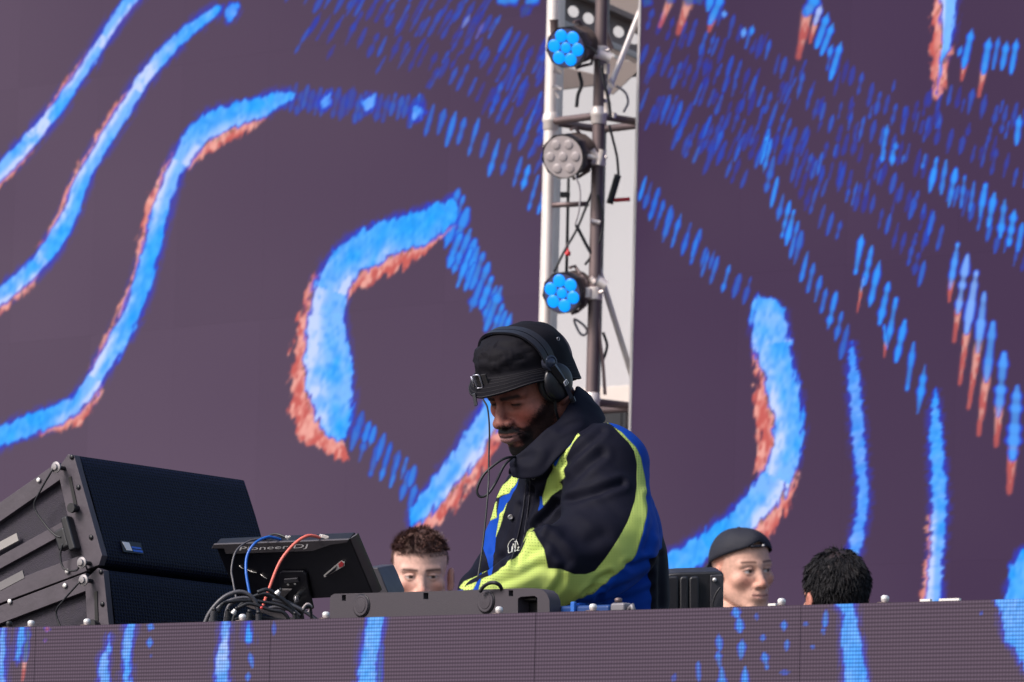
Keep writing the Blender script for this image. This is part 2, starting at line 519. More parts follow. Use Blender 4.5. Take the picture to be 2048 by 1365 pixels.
# single streaks
def cx(x, y): return 1500 + x / 2.2755, 300 + y / 2.2755
for (a, b, c, d, w, br) in [(510, 390, 480, 560, 6.5, 1), (555, 440, 520, 610, 6.5, 1), (590, 510, 545, 710, 7, 1), (630, 610, 590, 790, 7, 1), (665, 680, 622, 900, 7, 1),
        (705, 780, 665, 960, 7, 1), (745, 880, 715, 1090, 7, .9), (797, 980, 763, 1200, 7.5, 1), (850, 40, 818, 190, 6.5, 1), (893, 50, 870, 200, 6.5, .9), (937, 90, 905, 255, 7, 1), (978, 120, 960, 260, 5, .7),
        (1020, 150, 1000, 280, 5, .7), (1072, 160, 1046, 305, 7, 1), (1112, 200, 1086, 345, 7.5, 1), (1160, 230, 1138, 395, 8, 1), (1203, 280, 1178, 430, 7.5, 1), (1240, 340, 1218, 460, 6, .8),
        (610, 0, 600, 50, 6, .9), (652, 0, 646, 70, 6.5, 1), (700, 30, 692, 60, 5, .6), (800, 20, 785, 80, 5, .7)]:
    dash(W1, *cx(a, b), *cx(c, d), w, br, seed=a * .37)
for (a, b, c, d, e, f, w, pl) in [(945, 430, 910, 630, 905, 690, 7, .1), (990, 480, 945, 740, 930, 870, 8.5, .35), (1030, 560, 985, 830, 955, 1065, 9, .4), (1066, 655, 1036, 920, 995, 1175, 9.5, .25), (1106, 790, 1075, 1050, 1040, 1295, 11, .1),
        (1156, 930, 1130, 1210, 1120, 1345, 11.5, .1), (1216, 1080, 1195, 1400, 1180, 1560, 13, .1), (520, 580, 505, 640, 488, 740, 3.5, .2), (610, 800, 620, 890, 612, 940, 4, 0)]:
    dash(W1, *cx(a, b), *cx(c, d), w, 1, red=cx(e, f), pale=pl, seed=a * .73)
dash(W1, 1944, 60, 1927, 134, 7.5, 1, red=(1924, 160)); dash(W1, 1979, 77, 1967, 146, 8, 1, red=(1958, 192))
dash(W1, 1924, 92, 1917, 112, 5, .8); dash(W1, 2014, 84, 2004, 138, 7, 1); dash(W1, 2034, 79, 2022, 146, 6.5, 1); dash(W1, 1998, 74, 1986, 138, 5, .7)
dash(W1, 2039, 232, 2033, 288, 7, 1); dash(W1, 1682, 86, 1661, 158, 7, 1); dash(W1, 1656, 28, 1633, 94, 8, 1); dash(W1, 1666, 48, 1643, 108, 7, 1); dash(W1, 1663, 92, 1658, 112, 6, .9)
dash(W1, 1642, 10, 1630, 48, 7, 1, pale=.8, red=(1620, 85)); dash(W1, 1636, -10, 1612, 28, 13, 1, red=(1597, 114)); dash(W1, 1612, 22, 1606, 26, 6, .6)
dash(W1, 1775, 250, 1766, 300, 5.5, .8); dash(W1, 1792, 285, 1790, 300, 6, .8)
dash(W1, 1424, -10, 1416, 20, 9, 1); dash(W1, 1445, -10, 1420, 46, 9, 1, red=(1418, 62)); dash(W1, 1449, 22, 1448, 34, 6, 1, pale=.2); dash(W1, 1489, 56, 1486, 74, 6, 1, pale=.2); dash(W1, 1506, 53, 1502, 70, 5, .9)
dash(W1, 1382, -8, 1376, 6, 12, .5, red=(1356, 66), col=(.05, .25, .2)); dash(W1, 1345, -8, 1338, 4, 9, .4, red=(1320, 54), col=(.05, .25, .2))
dash(W1, 1300, -6, 1290, 10, 10, .5, col=(0, .2, .3)); dash(W1, 1395, -6, 1400, 6, 10, .4, col=(.02, .25, .12)); dash(W1, 1040, -8, 1000, 2, 14, .9); dash(W1, 1080, -10, 1055, 4, 12, .9); dash(W1, 1060, 10, 1045, 30, 9, .3, col=(.02, .2, .1))
dash(W1, 940, 30, 925, 55, 5, .5, pale=.8); dash(W1, 968, 45, 952, 78, 4, .4, col=(.4, .35, .5))
# the tall red and white streak at the top right
stroke(W1, [(1894, -60, 14, 20, 16, 0, 1.6), (1893, 20, 12, 20, 20, 0, 1.5), (1887, 80, 4, 18, 26, 2, 1.2), (1882, 110, 1, 12, 26, 10, 1), (1878, 150, 1, 2, 20, 22, 1), (1874, 190, 1, 1, 10, 10, 0.5)], jag=4, fib=80)
# swirls
stroke(W1, [(330, -60, 13, 13, 0, 0, .2), (262, 0, 13, 13, 0, 3, .4), (224, 52, 13, 13, 0, 3, .9), (184, 115, 13, 13, 3, 0, 1.1), (150, 165, 13, 13, 6, 0, .6), (120, 210, 14, 14, 6, 0, .15), (82, 255, 15, 15, 0, 0, .6), (45, 297, 16, 16, 0, 4, .7), (0, 345, 17, 15, 0, 7, .7), (-60, 400, 17, 15, 0, 7, .6)], jag=2.2)
stroke(W1, [(440, 16, 8, 8, 0, 0, 0), (425, 26, 11, 11, 0, 0, .1), (385, 55, 13, 13, 0, 0, .1), (345, 92, 15, 15, 0, 0, .2), (312, 128, 15, 15, 0, 0, .3), (283, 165, 15, 15, 0, 0, .8), (262, 200, 15, 15, 5, 0, 1.1), (235, 242, 15, 15, 7, 0, .9), (205, 290, 15, 15, 9, 0, .7), (178, 335, 15, 15, 10, 0, .5), (155, 385, 16, 16, 10, 0, .3), (135, 440, 17, 17, 8, 0, .3), (105, 490, 19, 19, 5, 0, .2), (70, 535, 18, 17, 0, 3, .5), (25, 575, 19, 17, 0, 12, .7), (-40, 625, 19, 17, 0, 14, .7)], jag=2.8)
stroke(W1, [(472, 10, 8, 8, 0, 0, 0), (462, 26, 13, 13, 0, 0, .1), (455, 42, 6, 6, 0, 0, 0)], jag=6, mid=1)
stroke(W1, [(584, 188, 6, 12, 0, 0, .1), (555, 196, 14, 20, 0, 0, .1), (515, 213, 20, 26, 0, 5, .15), (470, 230, 24, 26, 0, 24, .2), (430, 246, 28, 26, 0, 28, .2), (398, 272, 25, 24, 0, 24, .3), (372, 305, 22, 20, 2, 12, .7), (350, 342, 19, 19, 8, 0, 1.3), (333, 385, 18, 19, 18, 0, .9), (320, 430, 18, 19, 22, 0, .4), (308, 480, 19, 19, 15, 0, .15), (295, 530, 19, 19, 9, 0, .1), (280, 585, 21, 20, 8, 0, .3), (258, 640, 22, 20, 8, 0, .2), (232, 690, 21, 19, 7, 0, .4), (203, 738, 19, 18, 4, 0, .8), (178, 780, 18, 18, 0, 8, .8), (145, 812, 19, 20, 0, 26, .5), (95, 836, 21, 22, 0, 10, .1), (40, 858, 22, 22, 0, 0, .1), (-60, 900, 22, 22, 0, 0, .1)], jag=4)
stroke(W1, [(903, 392, 2, 4, 0, 0, .05), (890, 420, 24, 30, 0, 2, .05), (850, 445, 30, 38, 0, 14, .1), (800, 466, 35, 40, 0, 34, .15), (745, 490, 38, 38, 0, 40, .2), (700, 522, 40, 34, 0, 34, .3), (668, 565, 38, 33, 4, 16, .6), (655, 615, 38, 36, 18, 0, .7), (653, 670, 42, 42, 30, 0, .6), (655, 725, 47, 48, 34, 0, .5), (660, 775, 48, 48, 42, 0, .5), (668, 815, 42, 42, 58, 0, .4), (676, 850, 34, 30, 70, 0, .2), (684, 875, 14, 14, 60, 0, .1)], jag=6)
stroke(W1, [(1010, 790, 30, 30, 0, 10, .5), (985, 825, 28, 28, 0, 14, .5), (955, 870, 26, 28, 0, 26, .6), (928, 915, 26, 26, 0, 28, .8), (895, 960, 26, 24, 0, 30, .7), (862, 1000, 24, 20, 0, 36, .3), (835, 1035, 20, 14, 0, 34, .1), (822, 1056, 6, 6, 0, 20, 0)], jag=6)
stroke(W1, [(1522, 600, 18, 10, 0, 0, .1), (1530, 620, 28, 34, 0, 0, .15), (1538, 655, 36, 38, 0, 0, .25), (1545, 700, 36, 38, 4, 0, .35), (1555, 745, 32, 38, 20, 0, .5), (1566, 790, 34, 36, 34, 0, .5), (1578, 845, 32, 30, 44, 0, .4), (1575, 895, 30, 28, 40, 0, .5), (1560, 940, 32, 30, 20, 6, .7), (1535, 985, 32, 32, 0, 24, .8), (1500, 1025, 32, 30, 0, 38, .6), (1460, 1060, 32, 26, 0, 34, .2), (1410, 1095, 30, 26, 0, 0, .1), (1350, 1130, 30, 30, 0, 0, .1)], jag=6.5, fib=78)
stroke(W1, [(1704, 684, 3, 3, 0, 0, 0), (1705, 730, 10, 10, 0, 0, .1), (1709, 780, 13, 13, 0, 0, .15), (1714, 840, 13, 13, 0, 0, .15), (1720, 910, 14, 14, 0, 0, .15), (1726, 975, 13, 13, 0, 0, .1), (1724, 1030, 13, 13, 0, 0, .1), (1713, 1080, 14, 14, 0, 0, .15), (1700, 1130, 13, 13, 0, 0, .1)], jag=4, mid=1, fib=20)
stroke(W1, [(1872, 780, 3, 3, 0, 0, 0), (1870, 820, 10, 10, 0, 0, .1), (1872, 880, 15, 15, 0, 0, .1), (1876, 950, 17, 17, 0, 0, .1), (1878, 1010, 17, 18, 3, 0, .25), (1876, 1080, 16, 15, 8, 0, .5), (1872, 1140, 16, 14, 10, 0, .8), (1868, 1230, 18, 16, 10, 0, .8)], jag=4, mid=.3, fib=20)
stroke(W1, [(2046, 1100, 8, 10, 0, 0, 0), (2042, 1130, 20, 20, 0, 0, .1), (2036, 1180, 24, 24, 0, 0, .1), (2030, 1260, 28, 28, 0, 0, .1)], jag=5, fib=80)

F1 = Canvas(-120, 1150, 2200, 1480, 1.0)
F1.fx, F1.fy = (-20, 2066), (1180, 1395)
F1.c[:] = np.array((0.072, 0.047, 0.074))
fs = lambda pts, **k: stroke(F1, pts, **{**dict(jag=3.5, fib=75, mid=.25), **k})
fs([(6, 1240, 8, 8, 0, 0, .2), (4, 1300, 8, 9, 0, 0, .2), (2, 1420, 8, 10, 0, 0, .2)])
dash(F1, 55, 1255, 50, 1322, 7, .8, red=(45, 1360), col=(.03, .22, .12)); fs([(45, 1248, 8, 8, 0, 0, .1), (42, 1285, 9, 7, 0, 0, .1), (36, 1322, 8, 5, 0, 0, .1)])
dash(F1, 95, 1255, 94, 1262, 6, .9, col=(.5, .1, .08)); dash(F1, 91, 1278, 90, 1284, 3, .6, col=(.5, .1, .08))
fs([(219, 1270, 4, 4, 0, 0, .1), (216, 1300, 6, 7, 0, 0, .1), (210, 1322, 12, 11, 0, 0, .2), (208, 1420, 13, 13, 0, 0, .2)])
fs([(262, 1246, 12, 10, 0, 0, .1), (256, 1290, 11, 11, 0, 0, .2), (253, 1330, 9, 10, 0, 0, .1), (256, 1420, 8, 9, 0, 0, .1)])
dash(F1, 295, 1252, 306, 1256, 7, .8); dash(F1, 300, 1276, 299, 1294, 6, .8); dash(F1, 302, 1310, 302, 1314, 3, .4)
fs([(452, 1238, 10, 9, 0, 0, .1), (447, 1290, 10, 11, 0, 0, .3), (444, 1330, 15, 15, 0, 0, .3), (444, 1420, 17, 17, 0, 0, .3)])
fs([(497, 1244, 5, 5, 0, 0, 0), (497, 1278, 9, 9, 0, 0, 0), (496, 1284, 7, 7, 0, 0, 0)]); dash(F1, 499, 1305, 505, 1335, 5, .7); dash(F1, 497, 1345, 495, 1362, 5, .7); dash(F1, 548, 1244, 548, 1270, 4, .4)
dash(F1, 760, 1280, 752, 1400, 10, .8, col=(.01, .2, .16)); fs([(752, 1232, 20, 20, 0, 0, .1), (747, 1270, 21, 20, 0, 0, .1), (741, 1310, 22, 17, 0, 0, .15), (735, 1360, 22, 20, 0, 0, .1), (730, 1420, 22, 20, 0, 0, .1)], mid=0)
for q in [(1470, 1218, 1474, 1232, 8, .9), (1478, 1238, 1480, 1262, 8, .9), (1484, 1284, 1482, 1316, 9, .9), (1490, 1336, 1489, 1400, 7, 1), (1437, 1272, 1440, 1300, 6, .7), (1436, 1308, 1440, 1335, 8, .8), (1443, 1338, 1446, 1400, 8, .9),
          (1396, 1325, 1398, 1362, 5, .6), (1526, 1272, 1525, 1282, 5, .6), (1528, 1308, 1534, 1336, 7, .8), (1568, 1245, 1568, 1260, 6, .8), (1574, 1282, 1573, 1300, 6, .7), (1606, 1248, 1616, 1249, 4, .6),
          (1622, 1294, 1630, 1295, 4, .5), (1652, 1224, 1650, 1250, 8, .9), (1646, 1260, 1648, 1270, 5, .6), (1512, 1228, 1514, 1240, 4, .4), (1560, 1345, 1580, 1346, 4, .4), (1350, 1350, 1345, 1365, 5, .3), (1963, 1226, 1962, 1228, 4, .4)]:
    dash(F1, *q, seed=q[0])
fs([(1690, 1200, 24, 20, 0, 0, .1), (1700, 1225, 16, 14, 0, 0, .1), (1700, 1260, 18, 18, 0, 0, .1), (1702, 1290, 20, 24, 0, 0, .15), (1709, 1330, 24, 24, 0, 0, .1), (1718, 1420, 26, 28, 0, 0, .1)])
fs([(2042, 1180, 62, 40, 0, 0, .1), (2044, 1215, 46, 40, 0, 0, .1), (2046, 1262, 44, 40, 0, 0, .1), (2052, 1285, 34, 40, 0, 0, .1), (2060, 1315, 24, 40, 0, 0, .1), (2072, 1345, 18, 40, 0, 0, .1)], jag=6, mid=.2)

def led_material(name, pitch, base, dots):
    m = bpy.data.materials.new(name); m.use_nodes = True
    t = m.node_tree; p = t.nodes['Principled BSDF']
    p.inputs['Roughness'].default_value = 0.55
    p.inputs['Specular IOR Level'].default_value = 0.06
    at_ = t.nodes.new('ShaderNodeAttribute'); at_.attribute_name = 'picture'
    uv = t.nodes.new('ShaderNodeAttribute'); uv.attribute_name = 'diode'
    tc = t.nodes.new('ShaderNodeTexCoord')
    nz = t.nodes.new('ShaderNodeTexNoise'); nz.inputs['Scale'].default_value = 1.1; nz.inputs['Detail'].default_value = 6
    t.links.new(tc.outputs['Object'], nz.inputs['Vector'])
    mx = t.nodes.new('ShaderNodeMix'); mx.data_type = 'RGBA'
    mx.inputs[6].default_value = (*(Vector(base) * 0.86), 1); mx.inputs[7].default_value = (*(Vector(base) * 1.14), 1)
    t.links.new(nz.outputs['Fac'], mx.inputs[0])
    out = mx.outputs[2]; em = at_.outputs['Color']
    if dots:
        sx = t.nodes.new('ShaderNodeSeparateXYZ'); t.links.new(uv.outputs['Vector'], sx.inputs[0])
        def wave(sock, lo, hi):
            a = t.nodes.new('ShaderNodeMath'); a.operation = 'MULTIPLY'; a.inputs[1].default_value = 2 * math.pi / pitch
            t.links.new(sock, a.inputs[0])
            b = t.nodes.new('ShaderNodeMath'); b.operation = 'COSINE'; t.links.new(a.outputs[0], b.inputs[0])
            c = t.nodes.new('ShaderNodeMapRange'); c.inputs['From Min'].default_value = -1; c.inputs['From Max'].default_value = 1
            c.inputs['To Min'].default_value = lo; c.inputs['To Max'].default_value = hi
            t.links.new(b.outputs[0], c.inputs['Value']); return c.outputs[0]
        wy = wave(sx.outputs['Y'], 0.22, 1.0); wx = wave(sx.outputs['X'], 0.55, 1.0)
        mu = t.nodes.new('ShaderNodeMath'); mu.operation = 'MULTIPLY'; t.links.new(wx, mu.inputs[0]); t.links.new(wy, mu.inputs[1])
        m2 = t.nodes.new('ShaderNodeMix'); m2.data_type = 'RGBA'
        m2.inputs[6].default_value = (*(Vector(base) * 0.25), 1)
        t.links.new(mu.outputs[0], m2.inputs[0]); t.links.new(out, m2.inputs[7]); out = m2.outputs[2]
        e2 = t.nodes.new('ShaderNodeMix'); e2.data_type = 'RGBA'; e2.inputs[0].default_value = 1; e2.blend_type = 'MULTIPLY'
        mr = t.nodes.new('ShaderNodeMapRange'); mr.inputs['To Min'].default_value = 0.45; mr.inputs['To Max'].default_value = 1.15
        t.links.new(mu.outputs[0], mr.inputs['Value'])
        t.links.new(em, e2.inputs[6]); t.links.new(mr.outputs[0], e2.inputs[7]); em = e2.outputs[2]
    t.links.new(out, p.inputs['Base Color'])
    t.links.new(em, p.inputs['Emission Color'])
    p.inputs['Emission Strength'].default_value = 0.70
    return m

def led_panel(org, ax, w, h, step, cv, m, parent, depth=0.07, gap=0.00008, dv=Z):
    """One cabinet: a face of LED blocks that carry their colour, and its shallow case behind."""
    nb = Vector(ax).cross(dv).normalized()                      # towards the viewer
    back = -nb * depth
    nx = max(2, int(w / step[0])); nz = max(2, int(h / step[1]))
    gx = np.linspace(gap, w - gap, nx + 1); gz = np.linspace(gap, h - gap, nz + 1)
    A, Bz = np.meshgrid(gx, gz)
    P = np.array(org)[None] + A.reshape(-1, 1) * np.array(ax)[None] + Bz.reshape(-1, 1) * np.array(dv)[None]
    px, py = project(P)
    colr = cv.sample(px, py) * (1 + random.uniform(-.035, .035))
    ii = np.arange((nx + 1) * (nz + 1)).reshape(nz + 1, nx + 1)
    q = np.stack([ii[:-1, :-1], ii[:-1, 1:], ii[1:, 1:], ii[1:, :-1]], -1).reshape(-1, 4)
    n = len(P)
    cor = [ii[0, 0], ii[0, -1], ii[-1, -1], ii[-1, 0]]
    bp = np.array([P[c] + np.array(back) for c in cor])
    P2 = np.vstack([P, P[cor], bp])
    f0 = [n, n + 1, n + 2, n + 3]; f1 = [n + 4, n + 5, n + 6, n + 7]
    ex = [[f0[i], f1[i], f1[(i + 1) % 4], f0[(i + 1) % 4]] for i in range(4)] + [f1[::-1]]
    q = np.vstack([q, np.array(ex)])
    me = bpy.data.meshes.new('led_panel')
    me.vertices.add(len(P2)); me.vertices.foreach_set('co', P2.astype(np.float32).ravel())
    me.loops.add(q.size); me.loops.foreach_set('vertex_index', q.ravel().astype(np.int32))
    me.polygons.add(len(q)); me.polygons.foreach_set('loop_start', np.arange(0, q.size, 4, dtype=np.int32))
    me.update(calc_edges=True)
    ca = me.attributes.new('picture', 'FLOAT_COLOR', 'POINT')
    cc = np.zeros((len(P2), 4), np.float32); cc[:n, :3] = colr; cc[:, 3] = 1
    ca.data.foreach_set('color', cc.ravel())
    va = me.attributes.new('diode', 'FLOAT_VECTOR', 'POINT')
    vv = np.zeros((len(P2), 3), np.float32); vv[:n, 0] = A.ravel(); vv[:n, 1] = Bz.ravel(); va.data.foreach_set('vector', vv.ravel())
    me.materials.append(m)
    o = bpy.data.objects.new('led_panel', me)
    return link(o, parent)

m_led = led_material('led_wall_face', 0.004, (0.004, 0.0035, 0.0045), False)
m_ledf = led_material('led_fascia_face', 0.0068, (0.052, 0.041, 0.053), True)
m_blackmetal = mat('black_metal', (0.018, 0.018, 0.02), 0.45, 0.3)

# back LED screens: two, with a gap for the truss between them
WP = at(1024, 682, 20.0)
eL = hit(1088, 300, WP, B); eR = hit(1276, 300, WP, B)
sL = (eL - WP).dot(U); sR = (eR - WP).dot(U)
PW, PH, Z0 = 0.5, 1.0, 0.75
for (name, lab, s0, sg, n) in (('led_screen', 'tall LED screen with blue swirls, on the left of the lighting truss', sL, -1, 8),
                               ('led_screen', 'tall LED screen with blue dashes, on the right of the lighting truss', sR, 1, 6)):
    base = WP + U * (s0 + sg * n * PW / 2); base.z = 0
    w = thing(name, lab, 'led screen', base, 'LED screens at the back of the stage')
    for i in range(n):
        s = s0 + (i * PW if sg > 0 else -(i + 1) * PW)
        for j in range(4):
            o = WP + U * s; o.z = Z0 + j * PH
            led_panel(o, U, PW, PH, (0.0072, 0.0066), W1, m_led, w)
    c = WP + U * (s0 + sg * n * PW / 2) + B * 0.04; c.z = Z0 / 2
    MB().box(c, n * PW - 0.02, 0.07, Z0 - 0.004, U, B, Z).build('base_frame', m_blackmetal, w)
    c = WP + U * (s0 + sg * n * PW / 2) + B * 0.16; c.z = 2.3
    fr = MB()
    for k in range(2, n + 1):
        q = WP + U * (s0 + sg * k * PW * 0.985 + sg * 0.03) + B * 0.13; q.z = 2.35
        fr.box(q, 0.05, 0.05, 4.7, U, B, Z)
    fr.build('back_frame', m_blackmetal, w)
    q = WP + U * (s0 + sg * -0.006) + B * 0.035; q.z = 2.4
    MB().box(q, 0.011, 0.078, 4.7, U, B, Z).build('edge_profile', mat('bright_lit_edge', (.78, .72, .69), .5, var=.06, vscale=8), w)  # aluminium edge strip, its overexposed brightness put into a near-white colour
    for k in range(16):
        q = WP + U * (s0 - sg * 0.0135) + B * 0.03; q.z = 0.9 + k * .25
        MB().lathe(q, U * -sg, [(0, .012), (.004, .012), (.007, .008), (.0075, 0)], 10).build('edge_bolt', mat('bolt_steel', (.5, .42, .4), .35, .7), w, True)

# LED fascia of the DJ booth
FZ = 1.085
fa = hit(-60, 1256.8, (0, 0, FZ), Z); fb = hit(2110, 1195.3, (0, 0, FZ), Z)
FU = (fb - fa).normalized(); FB = Vector((-FU.y, FU.x, 0))
print('fascia', fa, fb, (fb - fa).length, 'angle', math.degrees(math.atan2(-FU.y, FU.x)))
SEAM = []
for x in (70, 540, 1070, 1600, 2105):
    q = hit(x, 1300, fa, FB); SEAM.append((q - fa).dot(FU))
SEAM = [SEAM[0] - (SEAM[1] - SEAM[0])] + SEAM
fw = thing('led_fascia', 'low LED screen along the front of the DJ booth', 'led screen', Vector((0, fa.lerp(fb, .5).y, 0)))
for a, b in zip(SEAM[:-1], SEAM[1:]):
    o = fa + FU * a; o.z = FZ - 0.5
    led_panel(o, FU, b - a, 0.5, (0.0034, 0.0034), F1, m_ledf, fw, depth=0.05, gap=0.0006)
    MB().box(fa + FU * ((a + b) / 2) + FB * 0.028 + Vector((0, 0, -FZ + 0.29)), b - a - 0.01, 0.05, 0.58, FU, FB, Z).build('lower_panel', m_blackmetal, fw)

# ================================================================== gap between the screens: truss, lamps, what stands behind
m_alu = mat('aluminium', (0.80, 0.72, 0.68), 0.42, 0.35, var=0.1, vscale=12)
m_alud = mat('dark_aluminium', (0.17, 0.125, 0.125), 0.5, 0.5, var=0.25, vscale=9)  # darker, browner tone of the aluminium
m_black = mat('black_plastic', (0.012, 0.012, 0.016), 0.45, var=0.2, bump=0.1, bscale=600)
m_cable = mat('black_cable', (0.014, 0.014, 0.018), 0.5)
m_tarp = mat('white_tarpaulin', (0.38, 0.38, 0.395), 0.8, var=0.03, vscale=3)
m_beige = mat('beige_paint', (0.52, 0.42, 0.37), 0.7, var=0.12, vscale=5)
m_tan = mat('tan_beam_paint', (0.40, 0.32, 0.29), 0.6, var=0.12, vscale=4)

TD = 19.72
tc_ = at(1198, 300, TD)
ts = 0.24
def tpt(a, b, z):
    p = tc_ + U * (a * ts / 2) + B * (b * ts / 2)
    return Vector((p.x, p.y, z))
tr = thing('truss_tower', 'square aluminium lighting truss standing in the gap between the screens', 'truss', Vector((tc_.x, tc_.y, 0)))
for a, b in ((-1, -1), (1, -1), (-1, 1), (1, 1)):
    dk = m_alu if (a, b) in ((-1, -1), (1, 1)) else m_alud
    MB().tube([tpt(a, b, 0.02), tpt(a, b, 4.9)], 0.0215, 14).build('chord', dk, tr, True, autosmooth=40)
zs = [hit(1198, y, tc_, B).z for y in (-320, 246, 812)]
zs = [0.5] + sorted(zs) + [4.8]
FACES = (((-1, -1), (1, -1)), ((-1, -1), (-1, 1)), ((1, -1), (1, 1)), ((-1, 1), (1, 1)))
for z in zs:
    for p, q in FACES:
        MB().tube([tpt(*p, z), tpt(*q, z)], 0.0135, 10).build('crossbar', m_alud, tr, True, autosmooth=40)
for k in range(len(zs) - 1):
    for i, (p, q) in enumerate(FACES):
        if i in (0, 1, 3):
            continue
        n = 2
        for j in range(n):
            z0 = zs[k] + (zs[k + 1] - zs[k]) * j / n; z1 = zs[k] + (zs[k + 1] - zs[k]) * (j + 1) / n
            if i == 2 and j == 1: continue
            a, b = (q, p) if (j + k + i) % 2 else (p, q)
            MB().tube([tpt(*a, z0), tpt(*b, z1)], 0.0105, 10).build('diagonal_brace', m_alu, tr, True, autosmooth=40)
# bolted flanges, clamps
for z in (zs[1], zs[2], zs[3]):
    for a, b in ((-1, -1), (1, -1), (1, 1)):
        MB().lathe(tpt(a, b, z - 0.03), Z, [(0, .024), (.004, .027), (.026, .027), (.03, .03), (.036, .03), (.056, .027), (.06, .024)], 14).build('coupler', m_alu, tr, True, autosmooth=40)
MB().box(Vector((tc_.x, tc_.y, 0.012)), 0.6, 0.6, 0.02, U, B, Z).build('base_plate', m_alud, tr)

# LED par cans
m_lampblack = mat('lamp_black', (0.012, 0.011, 0.014), 0.5, bump=0.1)
m_lampbrown = mat('lamp_housing', (0.10, 0.072, 0.066), 0.5, var=0.2)
m_lens_on = mat('lit_blue_lens', (0.0, 0.1, 0.5), 0.3, var=0, emit=(0.0, 0.30, 1.0), estr=0.75)
m_lens_off = mat('unlit_lens', (0.42, 0.37, 0.37), 0.25, var=0.1)
m_rimlight = mat('lamp_face', (0.05, 0.05, 0.12), 0.5)
def par_can(px, py, rad_px, on, label, roll):
    d = 19.45
    c = at(px, py, d); r = rad_px * 1.08 / FOC * d
    nrm = (CAM - c).normalized()
    nrm = (nrm - c_r * 0.42 - c_u * 0.12).normalized()          # looks out and a little to the left
    e = (c_u - nrm * c_u.dot(nrm)).normalized(); g = nrm.cross(e)
    t = thing('par_can', label, 'stage light', c, 'LED par cans hung on the truss')
    MB().lathe(c, -nrm, [(0, r), (0.004, r * 1.03), (.03, r * 1.03), (.035, r * .95), (.075, r * .9), (.08, r * .82), (.12, r * .74), (.13, r * .6)], 10).build('housing', m_lampbrown, t, True, autosmooth=30)
    ring = MB().lathe(c + nrm * 0.012, -nrm, [(0, r * .99), (-.003, r * 1.05), (.02, r * 1.06), (.03, r * 1.05)], 10).build('bezel', m_lampblack, t, True, autosmooth=30)
    MB().lathe(c + nrm * 0.0135, nrm, [(0, r * .95), (.001, r * .95)], 24).build('front_plate', m_lens_off if not on else m_rimlight, t)
    for k in range(7):
        if k == 0: o = c + nrm * .0145; lr = r * (.27 if on else .22)
        else:
            a = R(60 * k + roll)
            o = c + nrm * .0145 + (e * math.cos(a) + g * math.sin(a)) * r * .62; lr = r * (.32 if on else .22)
        MB().lathe(o, nrm, [(0, lr), (.0015, lr * .97), (.0028, lr * .8), (.0036, lr * .45), (.0038, 0)], 18).build('lens', m_lens_on if on else m_lens_off, t, True)
    # cooling fins, yoke, clamp to the chord
    for k in range(5):
        MB().lathe(c - nrm * (.05 + k * .016), -nrm, [(0, r * .93), (.004, r * .93)], 18).build('fin', m_lampbrown, t)
    ch = tpt(1, -1, c.z + 0.005) - B * 0.0
    ch = Vector((ch.x, ch.y, c.z + .004))
    s1 = c - nrm * .07 + g * 0
    yo = [s1 + e * r * 1.12, s1 + e * r * 1.15 - nrm * .04, ch + Vector((-.03, -.01, .04)), ch + Vector((-.022, -.012, .0))]
    MB().tube(yo, .006, 8).build('yoke', m_alud, t, True, autosmooth=40)
    MB().tube([s1 - e * r * 1.12, s1 - e * r * 1.1 - nrm * .05, ch + Vector((-.03, -.01, -.04)), ch + Vector((-.022, -.012, 0))], .006, 8).build('yoke', m_alud, t, True, autosmooth=40)
    MB().lathe(ch - Z * .022 , Z, [(0, .026), (.003, .029), (.041, .029), (.044, .026)], 14).build('clamp', m_alu, t, True, autosmooth=40)
    MB().box(ch + Vector((-.035, -.02, 0)), .045, .03, .036).build('clamp_jaw', m_alu, t, bevel=.004)
    MB().tube([ch + Vector((.018, -.03, .003)), ch + Vector((.03, -.036, .006))], .006, 8).build('wing_bolt', m_alu, t, True, autosmooth=40)
    return t
par_can(1135, 95, 38, True, 'topmost stage light on the truss, its seven lenses lit blue', 20)
par_can(1129, 313, 41, False, 'unlit grey-lensed stage light, middle one on the truss', 30)
par_can(1127, 586, 38, True, 'lowest stage light on the truss, its seven lenses lit blue, above the hat', 10)

# dark rod with a cross piece, cables, a carabiner
rod = thing('hanging_rod', 'thin dark rod with a short cross piece hanging in the truss gap', 'rod', at(1136, 560, 19.62))
MB().tube([at(1137, 350, 19.62), at(1133, 548, 19.62)], .0055, 8).build('rod', m_cable, rod, True)
MB().tube([at(1103, 411, 19.6), at(1178, 408, 19.6)], .009, 8).build('cross_piece', m_alud, rod, True)
MB().box(at(1130, 390, 19.6), .035, .02, .02, c_r, c_f, c_u).build('hook', m_black, rod, bevel=.003)
def cable(name, label, pts, r, m, cat='cable', group=None, n=8, seg=8, parent=None):
    P = [Vector(tuple(p)) for p in spline([tuple(q) for q in pts], n)]
    o = MB().tube(P, r, seg).build(name, m, parent, True)
    if parent is None: tag(o, label, cat, group)
    return o
GC = 'cables hanging in the truss gap'
cable('cable', 'black cable looping from the lowest stage light past the middle of the truss', [at(1108, 545, 19.5), at(1130, 500, 19.5), at(1152, 462, 19.52), at(1172, 415, 19.54), at(1185, 380, 19.56), at(1192, 340, 19.6)], .0045, m_cable, group=GC)
cable('cable', 'black cable bowing out to the right of the central truss post', [at(1196, 390, 19.5), at(1203, 420, 19.5), at(1206, 450, 19.5), at(1200, 480, 19.5), at(1188, 505, 19.5), at(1170, 530, 19.5)], .0045, m_cable, group=GC)
cable('cable', 'black cable crossing down between rod and central truss post', [at(1152, 450, 19.5), at(1165, 475, 19.5), at(1178, 500, 19.5), at(1188, 512, 19.5)], .006, m_cable, group=GC)
